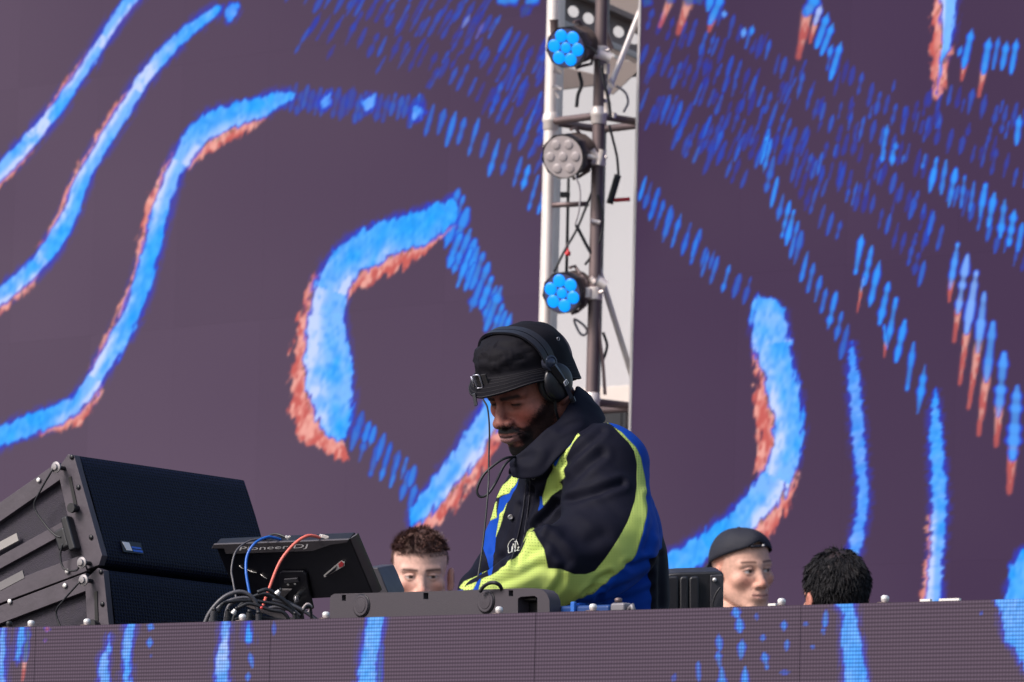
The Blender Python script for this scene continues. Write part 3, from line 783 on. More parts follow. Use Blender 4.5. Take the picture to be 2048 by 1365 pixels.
cable('cable', 'pinkish cable running down the central truss post behind the hat', [at(1188, 600, 19.5), at(1196, 640, 19.48), at(1201, 690, 19.48), at(1206, 730, 19.48), at(1210, 790, 19.48)], .006, mat('worn_cable', (.30, .2, .18), .5), group=GC)
cable('cable', 'black cable dangling under the topmost stage light', [at(1158, 145, 19.55), at(1163, 170, 19.55), at(1156, 190, 19.55), at(1153, 215, 19.55)], .0065, m_cable, group=GC)
cable('cable', 'pale cable curling beside the upper right of the truss', [at(1232, 172, 19.6), at(1250, 185, 19.6), at(1256, 205, 19.6), at(1247, 225, 19.6)], .0045, mat('grey_cable', (.33, .31, .32), .5), group=GC)
cable('cable', 'black cable sagging behind the wires near the bottom of the truss', [at(1206, 665, 19.5), at(1214, 690, 19.5), at(1210, 710, 19.5), at(1206, 720, 19.5)], .005, m_cable, group=GC)
cable('power_plug_lead', 'black plug and lead with a red tip reaching the right screen edge', [at(1236, 350, 19.6), at(1228, 378, 19.6), at(1219, 408, 19.6)], .012, m_cable, n=4)
cable('red_tape', 'strip of red tape on a lead by the right screen edge', [at(1228, 401, 19.6), at(1242, 400, 19.6), at(1260, 399, 19.6)], .007, mat('red_tape', (.6, .03, .04), .5), cat='tape', n=4)
cable('red_tape', 'small red tape tag on the thin rod in the truss', [at(1134, 490, 19.56), at(1136, 505, 19.56), at(1134, 512, 19.56)], [.004] * 4 + [.01] * 4 + [.003], mat('red_tape', (.6, .03, .04), .5), cat='tape', n=4)
ck = [at(1148, 640, 19.5), at(1160, 645, 19.5), at(1171, 655, 19.5), at(1174, 664, 19.5), at(1167, 671, 19.5), at(1158, 664, 19.5)]
P = [Vector(tuple(p)) for p in spline([tuple(q) for q in ck], 6, closed=True)]
tag(MB().tube(P, .0042, 8, closed=True).build('carabiner', mat('steel', (.25, .24, .26), .35, .8), None, True), 'open steel carabiner hanging below the lowest stage light', 'carabiner')

# white marquee wall far behind the gap
mp = at(1180, 500, 31.0)
y0 = hit(1180, 772, mp, B).z; y1 = hit(1180, -220, mp, B).z
mq = thing('marquee', 'white marquee wall behind the truss gap', 'marquee', Vector((mp.x, mp.y, -1.2)))
nx, nz = 60, 30
vs = []
for j in range(nz + 1):
    for i in range(nx + 1):
        a = (i / nx - .5) * 6; z = -1.1 + (y1 + 1.1) * j / nz
        fold = .010 * math.sin(a * 12) + .006 * math.sin(a * 31 + z) + .01 * math.sin(z * 3 + a)
        vs.append(mp + U * a + B * fold + Vector((0, 0, z - mp.z)))
o = MB().add(vs, [(j * (nx + 1) + i, j * (nx + 1) + i + 1, (j + 1) * (nx + 1) + i + 1, (j + 1) * (nx + 1) + i) for j in range(nz) for i in range(nx)]).build('wall_sheet', m_tarp, mq, True)
so = o.modifiers.new('thick', 'SOLIDIFY'); so.thickness = .006
for k in (-1, 1):
    MB().tube([Vector((mp.x, mp.y, -1.2)) + U * k * 2.95 + B * .12, Vector((mp.x, mp.y, y1 + .2)) + U * k * 2.95 + B * .12], .05, 10).build('pole', m_alu, mq, True)
MB().tube([Vector((mp.x, mp.y, y1 + .1)) - U * 3.0 + B * .12, Vector((mp.x, mp.y, y1 + .1)) + U * 3.0 + B * .12], .05, 10).build('pole', m_alu, mq, True)

# perforated roof beams, sloping down to the right
def beam(label, px, py, d, L, slope, hgt, hole_r, n, m):
    c = at(px, py, d)
    ax = (c_r * math.cos(slope) - c_u * math.sin(slope) + c_f * .35).normalized()
    ay = (c_u - ax * c_u.dot(ax)).normalized()
    out = [(-L / 2, -hgt / 2), (L / 2, -hgt / 2), (L / 2, hgt / 2), (-L / 2, hgt / 2)]
    holes = []
    for k in range(n):
        x0 = -L / 2 + L * (k + .5) / n
        holes.append([(x0 + hole_r[0] * math.cos(a), hole_r[1] * math.sin(a)) for a in [2 * math.pi * i / 22 for i in range(22)]])
    az = ax.cross(ay)
    t = thing('roof_beam', label, 'beam', c, 'perforated roof beams')
    plate_with_holes(out, holes, c, ax, ay, .012).build('web', m, t)
    for s in (-1, 1):
        MB().box(c + ay * s * (hgt / 2 + .014) , L, .09, .024, ax, az, ay).build('flange', m_alu if s < 0 else m, t, bevel=.004)
    return t
beam('perforated roof beam with oval holes above the topmost stage light', 1192, 44, 21.2, 1.04, R(23), .10, (.0245, .0215), 16, m_tan)
# gusset boards closing the roof end above the sheet
t = thing('roof_gable', 'tan gable boards of the stage roof above the white sheet', 'gable', at(1200, 60, 22.2))
def board(pts, d, th, m, nm='board'):
    P = [at(x, y, d) for x, y in pts]
    MB().prism(P, c_f * th).build(nm, m, t, bevel=.003)
board([(1040, 112), (1195, 150), (1195, 165), (1188, 172), (1108, 182), (1040, 182)], 22.1, .03, m_tan)
board([(1200, 106), (1330, 142), (1330, 130), (1300, 128), (1283, 137), (1226, 190), (1200, 165)], 22.1, .03, m_beige)
board([(1205, -160), (1330, -160), (1330, 62), (1205, 10)], 22.1, .03, m_beige)
board([(1150, -160), (1202, -160), (1202, 10), (1150, -12)], 22.2, .03, m_tan)
# pale board on the gable: daylight through a slot, put into its colour
board([(1230, 100), (1250, 108), (1262, 118), (1240, 122), (1228, 116)], 21.95, .01, m_tarp, 'daylight_patch')

# beige site cabin in front of the marquee, its upper storey seen below the white wall
sc_ = hit(1200, 812, at(1180, 812, 29.6), B)
zr = hit(1200, 776, sc_, B).z
cb = thing('site_cabin', 'beige clad site cabin below the white marquee wall, behind the collar', 'cabin', Vector((sc_.x, sc_.y, -1.2)))
hc = zr + 1.2
MB().box(Vector((sc_.x, sc_.y, (zr - 1.2) / 2)) + B * .5, 3.4, .9, hc - .1, U, B, Z).build('core', m_beige, cb)
zz = zr; k = 0
m_pale = mat('pale_cladding', (.62, .54, .49), .6, var=.1, vscale=6)
for hh, mm in ((.10, m_pale), (.17, m_beige), (.025, m_alud), (.19, m_pale), (.03, m_beige), (.13, m_tan), (.16, m_pale), (.03, m_alud), (.3, m_beige), (.4, m_pale), (.5, m_beige), (.6, m_beige), (.8, m_beige)):
    MB().box(Vector((sc_.x, sc_.y, zz - hh / 2)) + B * (.02 if mm is m_alud else 0), 3.5, .1, hh - .008, U, B, Z).build('cladding_board', mm, cb, bevel=.004)
    zz -= hh
for x, y, w in ((1238, 838, .06), (1222, 842, .1), (1252, 836, .03)):
    q = hit(x, y, sc_ - B * .06, B)
    MB().box(q, w, .03, .12, U, B, Z).build('vent', m_black, cb, bevel=.004)

# shackles, half-couplers and short stubs clamped along the truss
def stub(px0, py0, px1, py1, d, r, m=m_alu):
    MB().tube([at(px0, py0, d), at(px0 + (px1 - px0) * .1, py0 + (py1 - py0) * .1, d), at(px1, py1, d)], [r * 1.25, r, r], 10).build('stub', m, tr, True, autosmooth=40)
for q in ((1108, 140, 1124, 146, 19.5, .009), (1106, 172, 1122, 180, 19.5, .008), (1110, 182, 1118, 196, 19.5, .006), (1214, 128, 1213, 148, 19.45, .010), (1213, 182, 1213, 198, 19.45, .009), (1215, 206, 1214, 226, 19.45, .012), (1228, 226, 1226, 236, 19.45, .010),
          (1206, 300, 1198, 330, 19.45, .012), (1184, 300, 1196, 318, 19.45, .010), (1196, 108, 1222, 118, 19.4, .016), (1192, 560, 1212, 572, 19.4, .018), (1180, 556, 1190, 566, 19.42, .010), (1168, 310, 1190, 316, 19.45, .009), (1182, 442, 1200, 446, 19.5, .008), (1218, 158, 1226, 176, 19.5, .008)):
    stub(*q)
for q in ((1150, 60, 1184, 76, 19.6, .010), (1108, 40, 1109, 70, 19.55, .014), (1208, 60, 1222, 100, 19.7, .012)):
    stub(*q, m_alud)
cable('cable', 'dark safety wire sloping from the topmost light to the central post', [at(1172, 92, 19.42), at(1185, 98, 19.42), at(1196, 112, 19.42), at(1199, 135, 19.42)], .004, m_cable, group=GC)
cable('cable', 'dark wire trailing down the right of the central post to the crossbar', [at(1204, 132, 19.42), at(1208, 165, 19.42), at(1217, 200, 19.42), at(1222, 238, 19.42)], .005, m_cable, group=GC)
cable('cable', 'thin grey wire from the middle light down to the rod', [at(1150, 350, 19.42), at(1160, 380, 19.42), at(1158, 420, 19.42), at(1150, 450, 19.42)], .003, mat('grey_cable', (.33, .31, .32), .5), group=GC)
cable('cable', 'dark wire hanging in the right half of the gap beside the plug', [at(1218, 250, 19.5), at(1226, 280, 19.5), at(1234, 315, 19.5), at(1237, 350, 19.5)], .0045, m_cable, group=GC)

# ================================================================== DJ booth gear
m_grey = mat('grey_plastic', (0.044, 0.036, 0.046), 0.65, var=0.12, vscale=14, bump=0.15, bscale=500)
m_steel = mat('bright_steel', (0.80, 0.77, 0.75), 0.35, 0.4)
m_dark = mat('gloss_black', (0.006, 0.006, 0.010), 0.35)
m_slate = mat('dark_slate_plastic', (0.035, 0.034, 0.042), 0.5, bump=0.1, bscale=600)
m_white = mat('white_print', (0.80, 0.78, 0.80), 0.5, var=0.04)

# table behind the fascia
TZ = FZ - 0.10
tb = thing('booth_table', 'black table hidden behind the LED booth front', 'table', Vector((fa.lerp(fb, .5) + FB * .5).to_tuple()[:2] + (0,)))
MB().box(fa.lerp(fb, .45) + FB * .42 + Vector((0, 0, TZ - FZ - .02)), 2.4, .66, .04, FU, FB, Z).build('table_top', m_slate, tb, bevel=.004)
for a in (-1.15, -.1, 1.1):
    for b in (.14, .70):
        q = fa.lerp(fb, .45) + FU * a + FB * b
        MB().tube([Vector((q.x, q.y, .002)), Vector((q.x, q.y, TZ - .04))], .02, 10).build('leg', m_blackmetal, tb, True, autosmooth=40)

# knob bolts along the top of the fascia
for i, (x, y) in enumerate(((18, 1254), (62, 1249), (174, 1246), (485, 1236), (652, 1233), (998, 1222), (1186, 1216), (1563, 1205), (1770, 1197))):
    q = hit(x, y, fa + FB * .025, FB); q.z = FZ
    t = thing('knob_bolt', ['dome-headed bolt furthest left on the booth front', 'white dome bolt under the lower left speaker corner', 'white dome bolt below the speaker side plate', 'white dome bolt under the cable pile',
                            'white dome bolt between display and grey case', 'white dome bolt in front of the grey case', 'white dome bolt below the blue jacket hem', 'white dome bolt between the cap and the dark hair', 'white dome bolt furthest right on the booth front'][i],
              'bolt', q, 'dome bolts along the booth front')
    s = .68 if i else .6
    MB().lathe(q + Z * .001, Z, [(0, .0075 * s), (.002, .0078 * s), (.003, .0098 * s), (.009, .0104 * s), (.0115, .0088 * s), (.013, .005 * s), (.0134, 0)], 16).build('cap', m_steel if i else m_blackmetal, t, True, autosmooth=50)
    MB().lathe(q + Z * .0002, Z, [(0, .013), (.0016, .013)], 16).build('washer', m_alud, t)
# bright slivers of the top rail
for i, (x0, x1, y0, y1) in enumerate(((1538, 1553, 1216, 1215.6), (1842, 1862, 1205, 1204.6), (1880, 1920, 1203.6, 1202.6))):
    a = hit(x0, y0, fa + FB * .012, FB); b = hit(x1, y1, fa + FB * .012, FB); a.z = b.z = FZ + .0022
    tag(MB().box((a + b) / 2, (b - a).length, .006, .004, FU, FB, Z).build('joint_clip', m_steel),
        ['short bright metal clip on the booth rim below the cap', 'bright metal clip on the booth rim, left of a pair at right', 'long bright metal clip on the booth rim at right'][i], 'clip', 'metal clips on the booth rim')

# grey case lid standing behind the fascia
o_ = hit(671, 1234, fa + FB * .16, FB)
def gp(px, py, off=0.0):
    return hit(px, py, fa + FB * (.16 + off), FB)
gc = thing('equipment_case', 'grey plastic case with rounded corner and slots standing behind the booth front', 'case', gp(880, 1250))
bt = 1262
out = [(671, bt), (671, 1200), (673, 1193), (680, 1189), (760, 1187), (860, 1184.5), (960, 1181), (1060, 1177.5), (1082, 1178), (1096, 1181), (1105, 1189), (1110, 1202), (1111, bt)]
org = gp(671, bt)
def loc2(px, py):
    q = gp(px, py) - org
    return (q.dot(FU), q.z)
def rr_(cx_, cy_, w, h, n=0):
    return [loc2(cx_ - w, cy_ - h), loc2(cx_ + w, cy_ - h), loc2(cx_ + w, cy_ + h), loc2(cx_ - w, cy_ + h)]
win = [loc2(*p) for p in ((1047, 1199), (1052, 1195), (1080, 1193), (1086, 1197), (1086, 1236), (1047, 1237))]
holes = [rr_(699, 1197, 4, 6), rr_(863, 1193.5, 5, 6.5), rr_(1033, 1188, 4.5, 6), win]
pl = plate_with_holes([loc2(*p) for p in out], holes, org, FU, Z, .03).build('front_shell', m_grey, gc, bevel=.0025)
rim = [gp(x, y) - FB * .0 for x, y in out]
MB().box(gp(890, 1232, .09), .40, .13, .05, FU, FB, Z).build('inner_body', m_slate, gc, bevel=.004)
MB().prism([gp(x, y, .0155) for x, y in ((1046, 1240), (1046, 1194), (1087, 1192), (1087, 1240))], FB * .002).build('recess', m_dark, gc)
MB().box(gp(1064, 1199, .006), .032, .012, .006, FU, FB, Z).build('latch_bar', m_black, gc, bevel=.002)
for x, y in ((735, 1213), (984, 1205)):
    q = gp(x, y)
    MB().lathe(q - FB * .016, -FB, [(-.002, .0205), (0.0015, .0205), (.0035, .019), (.004, .0165), (.0035, .0145), (.0045, .0135), (.0052, 0)], 28).build('rubber_foot', m_grey, gc, True, autosmooth=40)
    MB().tube([q - FB * .0155 + (FU * math.cos(a) + Z * math.sin(a)) * .021 for a in [2 * math.pi * k / 28 for k in range(28)]], .0016, 6, closed=True).build('foot_groove', m_dark, gc, True)
# cable loop over its edge
lp = [gp(960, 1184, -.03), gp(967, 1174, -.03), gp(978, 1167, -.03), gp(990, 1166, -.03), gp(1000, 1172, -.02), gp(1005, 1184, -.01)]
cable('cable_loop', 'short black cable loop over the grey case in front of the sleeve', lp, .0036, m_cable)

# blue strap and clamp to the right of the case
q0 = hit(1112, 1214, fa + FB * .2, FB); q1 = hit(1236, 1209, fa + FB * .2, FB)
t = thing('blue_rail', 'blue plastic rail beside the grey case, below the jacket', 'rail', (q0 + q1) / 2)
MB().box((q0 + q1) / 2 - Z * .026, (q1 - q0).length, .05, .05, FU, FB, Z).build('bar', mat('blue_plastic', (0.006, 0.04, 0.17), .45), t, bevel=.006)
MB().box(hit(1147, 1216, fa + FB * .172, FB), .010, .008, .022, FU, FB, Z).build('strap', mat('blue_webbing', (0.02, 0.13, 0.5), .7), t, bevel=.002)
cq = hit(1243, 1216, fa + FB * .06, FB)
t = thing('rail_clamp', 'small grey metal clamp at the end of the blue rail', 'clamp', cq)
MB().box(cq, .034, .026, .017, FU, FB, Z).build('jaw', mat('grey_cast', (.20, .19, .21), .5, .3), t, bevel=.005)
MB().lathe(cq + Z * .01 - FU * .008, Z, [(0, .007), (.006, .007), (.008, .004), (.0085, 0)], 12).build('screw', m_alud, t, True)
MB().tube([cq + FU * .016 - Z * .005, cq + FU * .026 + Z * .003, cq + FU * .03 - Z * .01], .005, 8).build('lever', MATS['grey_cast'], t, True)

# ------------------------------------------------ tilted display with the maker's name on its lip
def quadpt(A, Bq, C, D, s, t):
    return (A.lerp(Bq, s)).lerp(D.lerp(C, s), t)
TL, TR, BR, BL = at(429, 1090, 11.52), at(699, 1078, 11.27), at(747, 1192, 11.35), at(479, 1206, 11.60)
ex = (TR - TL).normalized(); nrm = (BL - TL).cross(TR - TL).normalized()
if nrm.dot(CAM - TL) < 0: nrm = -nrm
ey = nrm.cross(ex).normalized()
if ey.z < 0: ey = -ey
ds = thing('dj_display', 'black tilted DJ display seen from behind, its maker name on the top lip', 'display', (BL + BR) / 2)
th = .022
MB().hexa([p - nrm * th for p in (BL, BR, TR, TL)] + [p for p in (BL, BR, TR, TL)]).build('back_shell', m_dark, ds, bevel=.003)
# right side flank, a lighter grey edge
MB().prism([TR + ex * .0015, TR + ex * .010 - nrm * .012, BR + ex * .010 - nrm * .012, BR + ex * .0015], -nrm * .008).build('side_edge', mat('edge_grey', (.07, .066, .075), .5), ds, bevel=.001)
def on(px, py, off):                         # point of the display's back plane under a photo pixel
    return hit(px, py, TL, nrm) + nrm * off
lipo = [(426, 1094), (430, 1086), (700, 1076), (697, 1082), (665, 1086.5), (629, 1099), (455, 1105), (451, 1094)]
lip = MB().prism([on(x, y, .0012) for x, y in lipo], nrm * .005).build('top_lip', mat('lip_grey', (.062, .056, .064), .45, var=.05), ds, bevel=.001)
vs, fs_ = text_mesh('Pioneer DJ', 1.0, .3)
xs = [v[0] for v in vs]; wtx = max(xs) - min(xs)
p0, p1 = on(482, 1097.5, 0), on(624, 1091.5, 0)
tx = (p1 - p0); tl = tx.length; tx = tx / tl
up_ = on(552, 1080, 0) - on(552, 1092, 0); up_ = (up_ - tx * up_.dot(tx)).normalized()
k = tl / wtx; hk = .0135
mbt = MB(); mbt.add([p0 + tx * ((v[0] - min(xs)) * k) + up_ * (v[1] * hk) + nrm * .0066 for v in vs], fs_)
mbt.build('lettering', m_white, lip)
# slot with a red tab, scratches, stand bracket
sl = [(648, 1150), (650, 1154), (690, 1131), (690, 1124), (683, 1121), (680, 1123)]
MB().prism([on(x, y, .0008) for x, y in sl], nrm * .0012).build('slot', m_steel, ds)
MB().prism([on(x, y, .0022) for x, y in ((652, 1150), (655, 1151), (672, 1140), (675, 1131))], nrm * .0008).build('slot_shadow', m_dark, ds)
MB().prism([on(x, y, .0022) for x, y in ((678, 1127), (684, 1121.5), (689, 1126), (688, 1131), (680, 1134))], nrm * .001).build('red_tab', mat('red_tab', (.55, .05, .06), .4), ds, bevel=.0004)
for (a, b, c, d) in ((479, 1131, 488, 1137), (495, 1139, 514, 1145), (522, 1148, 535, 1157)):
    MB().tube([on(a, b, .0015), on((a + c) / 2, (b + d) / 2 + 1, .0015), on(c, d, .0015)], .0009, 6).build('hook_wire', m_steel, ds, True)
brk = MB().prism([on(x, y, .001) for x, y in ((562, 1144), (566, 1140), (608, 1139), (616, 1146), (622, 1180), (630, 1215), (560, 1215))], nrm * .006).build('bracket_plate', m_dark, ds, bevel=.002)
MB().prism([on(x, y, .008) for x, y in ((574, 1152), (600, 1150), (604, 1158), (574, 1160))], nrm * .004).build('bracket_rib', m_slate, ds, bevel=.001)
MB().prism([on(x, y, .009) for x, y in ((565, 1171), (590, 1171), (578, 1184), (577, 1215), (569, 1215))], nrm * .006).build('hinge_arm', mat('hinge_grey', (.075, .07, .075), .5, .3), ds, bevel=.001)
for x, y, r in ((581, 1164, 2.5), (595, 1163, 2.2)):
    MB().lathe(on(x, y, .008), nrm, [(0, r / 1000), (.002, r / 1000), (.003, 0)], 12).build('screw', m_steel, ds, True)
for x, y, r in ((599, 1188, 7), (592, 1207, 5.5)):
    MB().lathe(on(x, y, .008), (nrm + ex * .4), [(0, r / 1000), (.008, r / 1000), (.011, r * .8 / 1000), (.012, r * .45 / 1000), (.017, r * .45 / 1000), (.018, 0)], 16).build('ball_knob', mat('chrome', (.5, .5, .52), .15, .9), ds, True, autosmooth=40)
# its stand down to the table
MB().tube([on(590, 1200, .004) - nrm * .01, on(590, 1260, .004) - nrm * .02], .012, 10).build('stand_post', m_blackmetal, ds, True)

# second device behind to the right
q = [at(722, 1141, 11.75), at(729, 1135.5, 11.75), at(755, 1135.5, 11.72), at(762, 1150, 11.72), at(777, 1186, 11.72), at(777, 1250, 11.72), at(722, 1250, 11.75)]
d2 = thing('media_player', 'dark media player edge behind the tilted display', 'player', at(750, 1250, 11.75))
MB().prism(q, c_f * .16 + c_r * .03).build('body', mat('player_grey', (.045, .042, .052), .5), d2, bevel=.003)
MB().prism([at(728, 1139, 11.742), at(750, 1138, 11.735), at(740, 1150, 11.735), at(732, 1152, 11.74)], -c_f * .002).build('top_panel', m_dark, d2)

# cables plugged into the display
wp_ = mat('ivory_plug', (.62, .56, .52), .5)
cable('cable', 'grey cable looping over the left end of the display', [at(540, 1076, 11.42), at(521, 1078, 11.40), at(495, 1084, 11.38), at(472, 1103, 11.36), at(463, 1138, 11.34), at(466, 1163, 11.32), at(473, 1200, 11.3)], .0020, mat('grey_lead', (.085, .08, .09), .45), group='leads plugged into the display')
cable('cable', 'black cable arching on top of the display to a pale plug', [at(577, 1078, 11.4), at(562, 1071, 11.41), at(548, 1069, 11.42), at(534, 1074, 11.43), at(525, 1082, 11.44)], .0024, m_cable, group='leads plugged into the display')
cable('cable', 'bright blue cable arching over the display lip', [at(562, 1080, 11.40), at(548, 1076, 11.39), at(534, 1075, 11.38), at(511, 1086, 11.36), at(495, 1110, 11.35), at(492, 1142, 11.33), at(499, 1186, 11.31), at(505, 1215, 11.3)], .0029, mat('blue_lead', (0.01, 0.11, 0.48), .4), group='leads plugged into the display')
cable('cable', 'coral red cable arching over the display lip', [at(640, 1076, 11.32), at(628, 1072.5, 11.31), at(614, 1072.5, 11.3), at(595, 1083, 11.29), at(575, 1103, 11.28), at(556, 1132, 11.27), at(536, 1184, 11.26), at(525, 1215, 11.26)], .0031, mat('coral_lead', (.75, .16, .12), .45), group='leads plugged into the display')
for i, (x, y, d) in enumerate(((584, 1077, 11.40), (650, 1074.5, 11.32))):
    t = thing('plug', ['pale plug on the black cable above the display name', 'pale plug on the coral cable above the display'][i], 'plug', at(x, y, d))
    MB().box(at(x, y, d), .016, .008, .0075, (c_r * .95 - c_u * .3).normalized(), c_f, (c_u * .95 + c_r * .3).normalized()).build('shell', wp_, t, bevel=.0015)
    MB().box(at(x - 10 + 2 * i, y - 2.5, d), .006, .006, .0055, (c_r * .95 - c_u * .3).normalized(), c_f, (c_u * .95 + c_r * .3).normalized()).build('strain_relief', m_steel, t, bevel=.001)

# pile of cables behind the fascia
pile = [
    (.0042, [(404, 1262), (420, 1225), (448, 1195), (480, 1184), (505, 1196), (516, 1222), (517, 1262)], 'grey'),
    (.0034, [(416, 1262), (426, 1228), (452, 1205), (486, 1196), (512, 1204), (522, 1235)], 'grey'),
    (.0034, [(436, 1226), (446, 1208), (462, 1204), (488, 1202), (530, 1205), (570, 1215), (600, 1240)], 'black'),
    (.0036, [(462, 1262), (470, 1228), (482, 1210), (500, 1202), (520, 1203)], 'black'),
    (.0033, [(448, 1262), (452, 1228), (458, 1212), (470, 1205)], 'grey'),
    (.0036, [(500, 1196), (528, 1188), (545, 1196), (548, 1212)], 'black'),
    (.0040, [(515, 1185), (535, 1180), (555, 1192), (580, 1212), (592, 1238), (596, 1262)], 'black'),
    (.0034, [(530, 1190), (560, 1198), (590, 1212), (618, 1228), (640, 1245)], 'black'),
    (.0034, [(545, 1200), (575, 1208), (606, 1222), (630, 1240), (645, 1262)], 'grey'),
    (.0028, [(606, 1222), (612, 1213), (620, 1214), (622, 1224), (624, 1262)], 'black'),
    (.0028, [(604, 1220), (614, 1209), (622, 1213), (618, 1224), (612, 1226)], 'pale'),
    (.0036, [(476, 1216), (500, 1208), (540, 1220), (570, 1228), (586, 1262)], 'black'),
    (.0034, [(520, 1225), (550, 1215), (585, 1222), (600, 1232)], 'grey'),
    (.0030, [(470, 1240), (488, 1232), (512, 1234), (560, 1240), (600, 1245)], 'black'),
]
PL = {'grey': mat('pile_grey', (.075, .072, .082), .45), 'black': m_cable, 'pale': mat('pile_pale', (.35, .3, .3), .5)}
for i, (r, pts, kd) in enumerate(pile):
    dd = 10.98 + .012 * ((i * 5) % 9)
    cable('cable', ['thick grey cable arching highest over the left of the cable pile', 'grey cable just under the highest arch of the cable pile', 'black cable lying across the top of the cable pile', 'black cable rising in the left half of the cable pile',
                    'grey cable rising steeply at the left of the cable pile', 'short black cable arc below the blue lead', 'black cable arching over the middle of the cable pile', 'black cable slanting down the right of the cable pile',
                    'grey cable slanting down to the right end of the cable pile', 'thin black cable hook at the right end of the cable pile', 'pale cable loop at the right end of the cable pile', 'black cable crossing low through the cable pile',
                    'grey cable low in the right half of the cable pile', 'black cable along the bottom of the cable pile'][i],
          [at(x, y, dd + .004 * j) for j, (x, y) in enumerate(pts)], r, PL[kd], group='cables piled behind the booth front')
# plugs in the pile
for i, (x, y, x2, y2, r) in enumerate(((553, 1189, 559, 1182, .0055), (466, 1228, 471, 1220, .0055), (455, 1246, 456, 1222, .007), (425, 1262, 428, 1222, .009), (517, 1262, 517, 1228, .008), (590, 1262, 590, 1230, .006), (497, 1252, 499, 1226, .009))):
    a, b = at(x, y, 10.97), at(x2, y2, 10.97)
    t = thing('connector', ['chrome connector tip at the top of the cable pile', 'chrome connector at the left of the cable pile', 'black connector standing in the left of the cable pile', 'grey connector sleeve at the left end of the cable pile',
                            'grey connector sleeve under the highest cable arch', 'black connector at the right of the cable pile', 'fat black connector in the middle of the cable pile'][i], 'connector', a)
    MB().tube([a, a.lerp(b, .5), a.lerp(b, .52), b], [r, r, r * .8, r * .75], 12).build('shell', [m_steel, m_steel, m_black, m_slate, m_slate, m_black, m_black][i], t, True, autosmooth=40)
    MB().tube([b, b + (b - a).normalized() * .006], r * .5, 10).build('tip', m_cable, t, True)
tag(MB().lathe(at(523, 1216, 10.95), -c_f, [(0, .003), (.002, .003), (.003, 0)], 10).build('indicator_ring', mat('red_ring', (.6, .05, .05), .4), None, True), 'tiny red ring on a connector in the cable pile', 'ring')
tag(MB().box(at(542, 1226, 11.02), .10, .004, .012, (c_r * .93 - c_u * .36).normalized(), c_f, (c_u * .93 + c_r * .36).normalized()).build('flat_bracket', mat('bracket_grey', (.16, .14, .145), .5, .3), None, bevel=.001), 'flat grey metal bracket slanting through the cable pile', 'bracket')

# ------------------------------------------------ two loudspeakers stacked and tilted
m_cab = mat('speaker_paint', (.024, .019, .032), .75, var=.45, vscale=60, bump=.6, bscale=400)
m_plate = mat('rigging_plate', (.072, .060, .075), .55, .2, var=.28, vscale=22, bump=.25, bscale=90)
def grille_material():
    m = bpy.data.materials.new('speaker_grille'); m.use_nodes = True
    t = m.node_tree; p = t.nodes['Principled BSDF']; p.inputs['Roughness'].default_value = .6; p.inputs['Specular IOR Level'].default_value = .15
    a = t.nodes.new('ShaderNodeAttribute'); a.attribute_name = 'face'
    v = t.nodes.new('ShaderNodeTexVoronoi'); v.inputs['Scale'].default_value = 1.0; v.inputs['Randomness'].default_value = 0.12
    t.links.new(a.outputs['Vector'], v.inputs['Vector'])
    mr = t.nodes.new('ShaderNodeMapRange'); mr.inputs['From Min'].default_value = .22; mr.inputs['From Max'].default_value = .46
    t.links.new(v.outputs['Distance'], mr.inputs['Value'])
    mx = t.nodes.new('ShaderNodeMix'); mx.data_type = 'RGBA'
    mx.inputs[6].default_value = (.0012, .0016, .005, 1); mx.inputs[7].default_value = (.0055, .0085, .028, 1)
    t.links.new(mr.outputs[0], mx.inputs[0]); t.links.new(mx.outputs[2], p.inputs['Base Color'])
    bp = t.nodes.new('ShaderNodeBump'); bp.inputs['Strength'].default_value = .5; bp.inputs['Distance'].default_value = .002
    t.links.new(mr.outputs[0], bp.inputs['Height']); t.links.new(bp.outputs[0], p.inputs['Normal'])
    return m
m_grille = grille_material()
def cvec(x, y, z): return (c_r * x + c_f * y + c_u * z).normalized()
SW = cvec(.575, .811, -.11)
SHv = cvec(.264, -.33, -.906); SHv = (SHv - SW * SHv.dot(SW)).normalized()
SD = SW.cross(SHv)
if SD.dot(c_f) < 0: SD = -SD
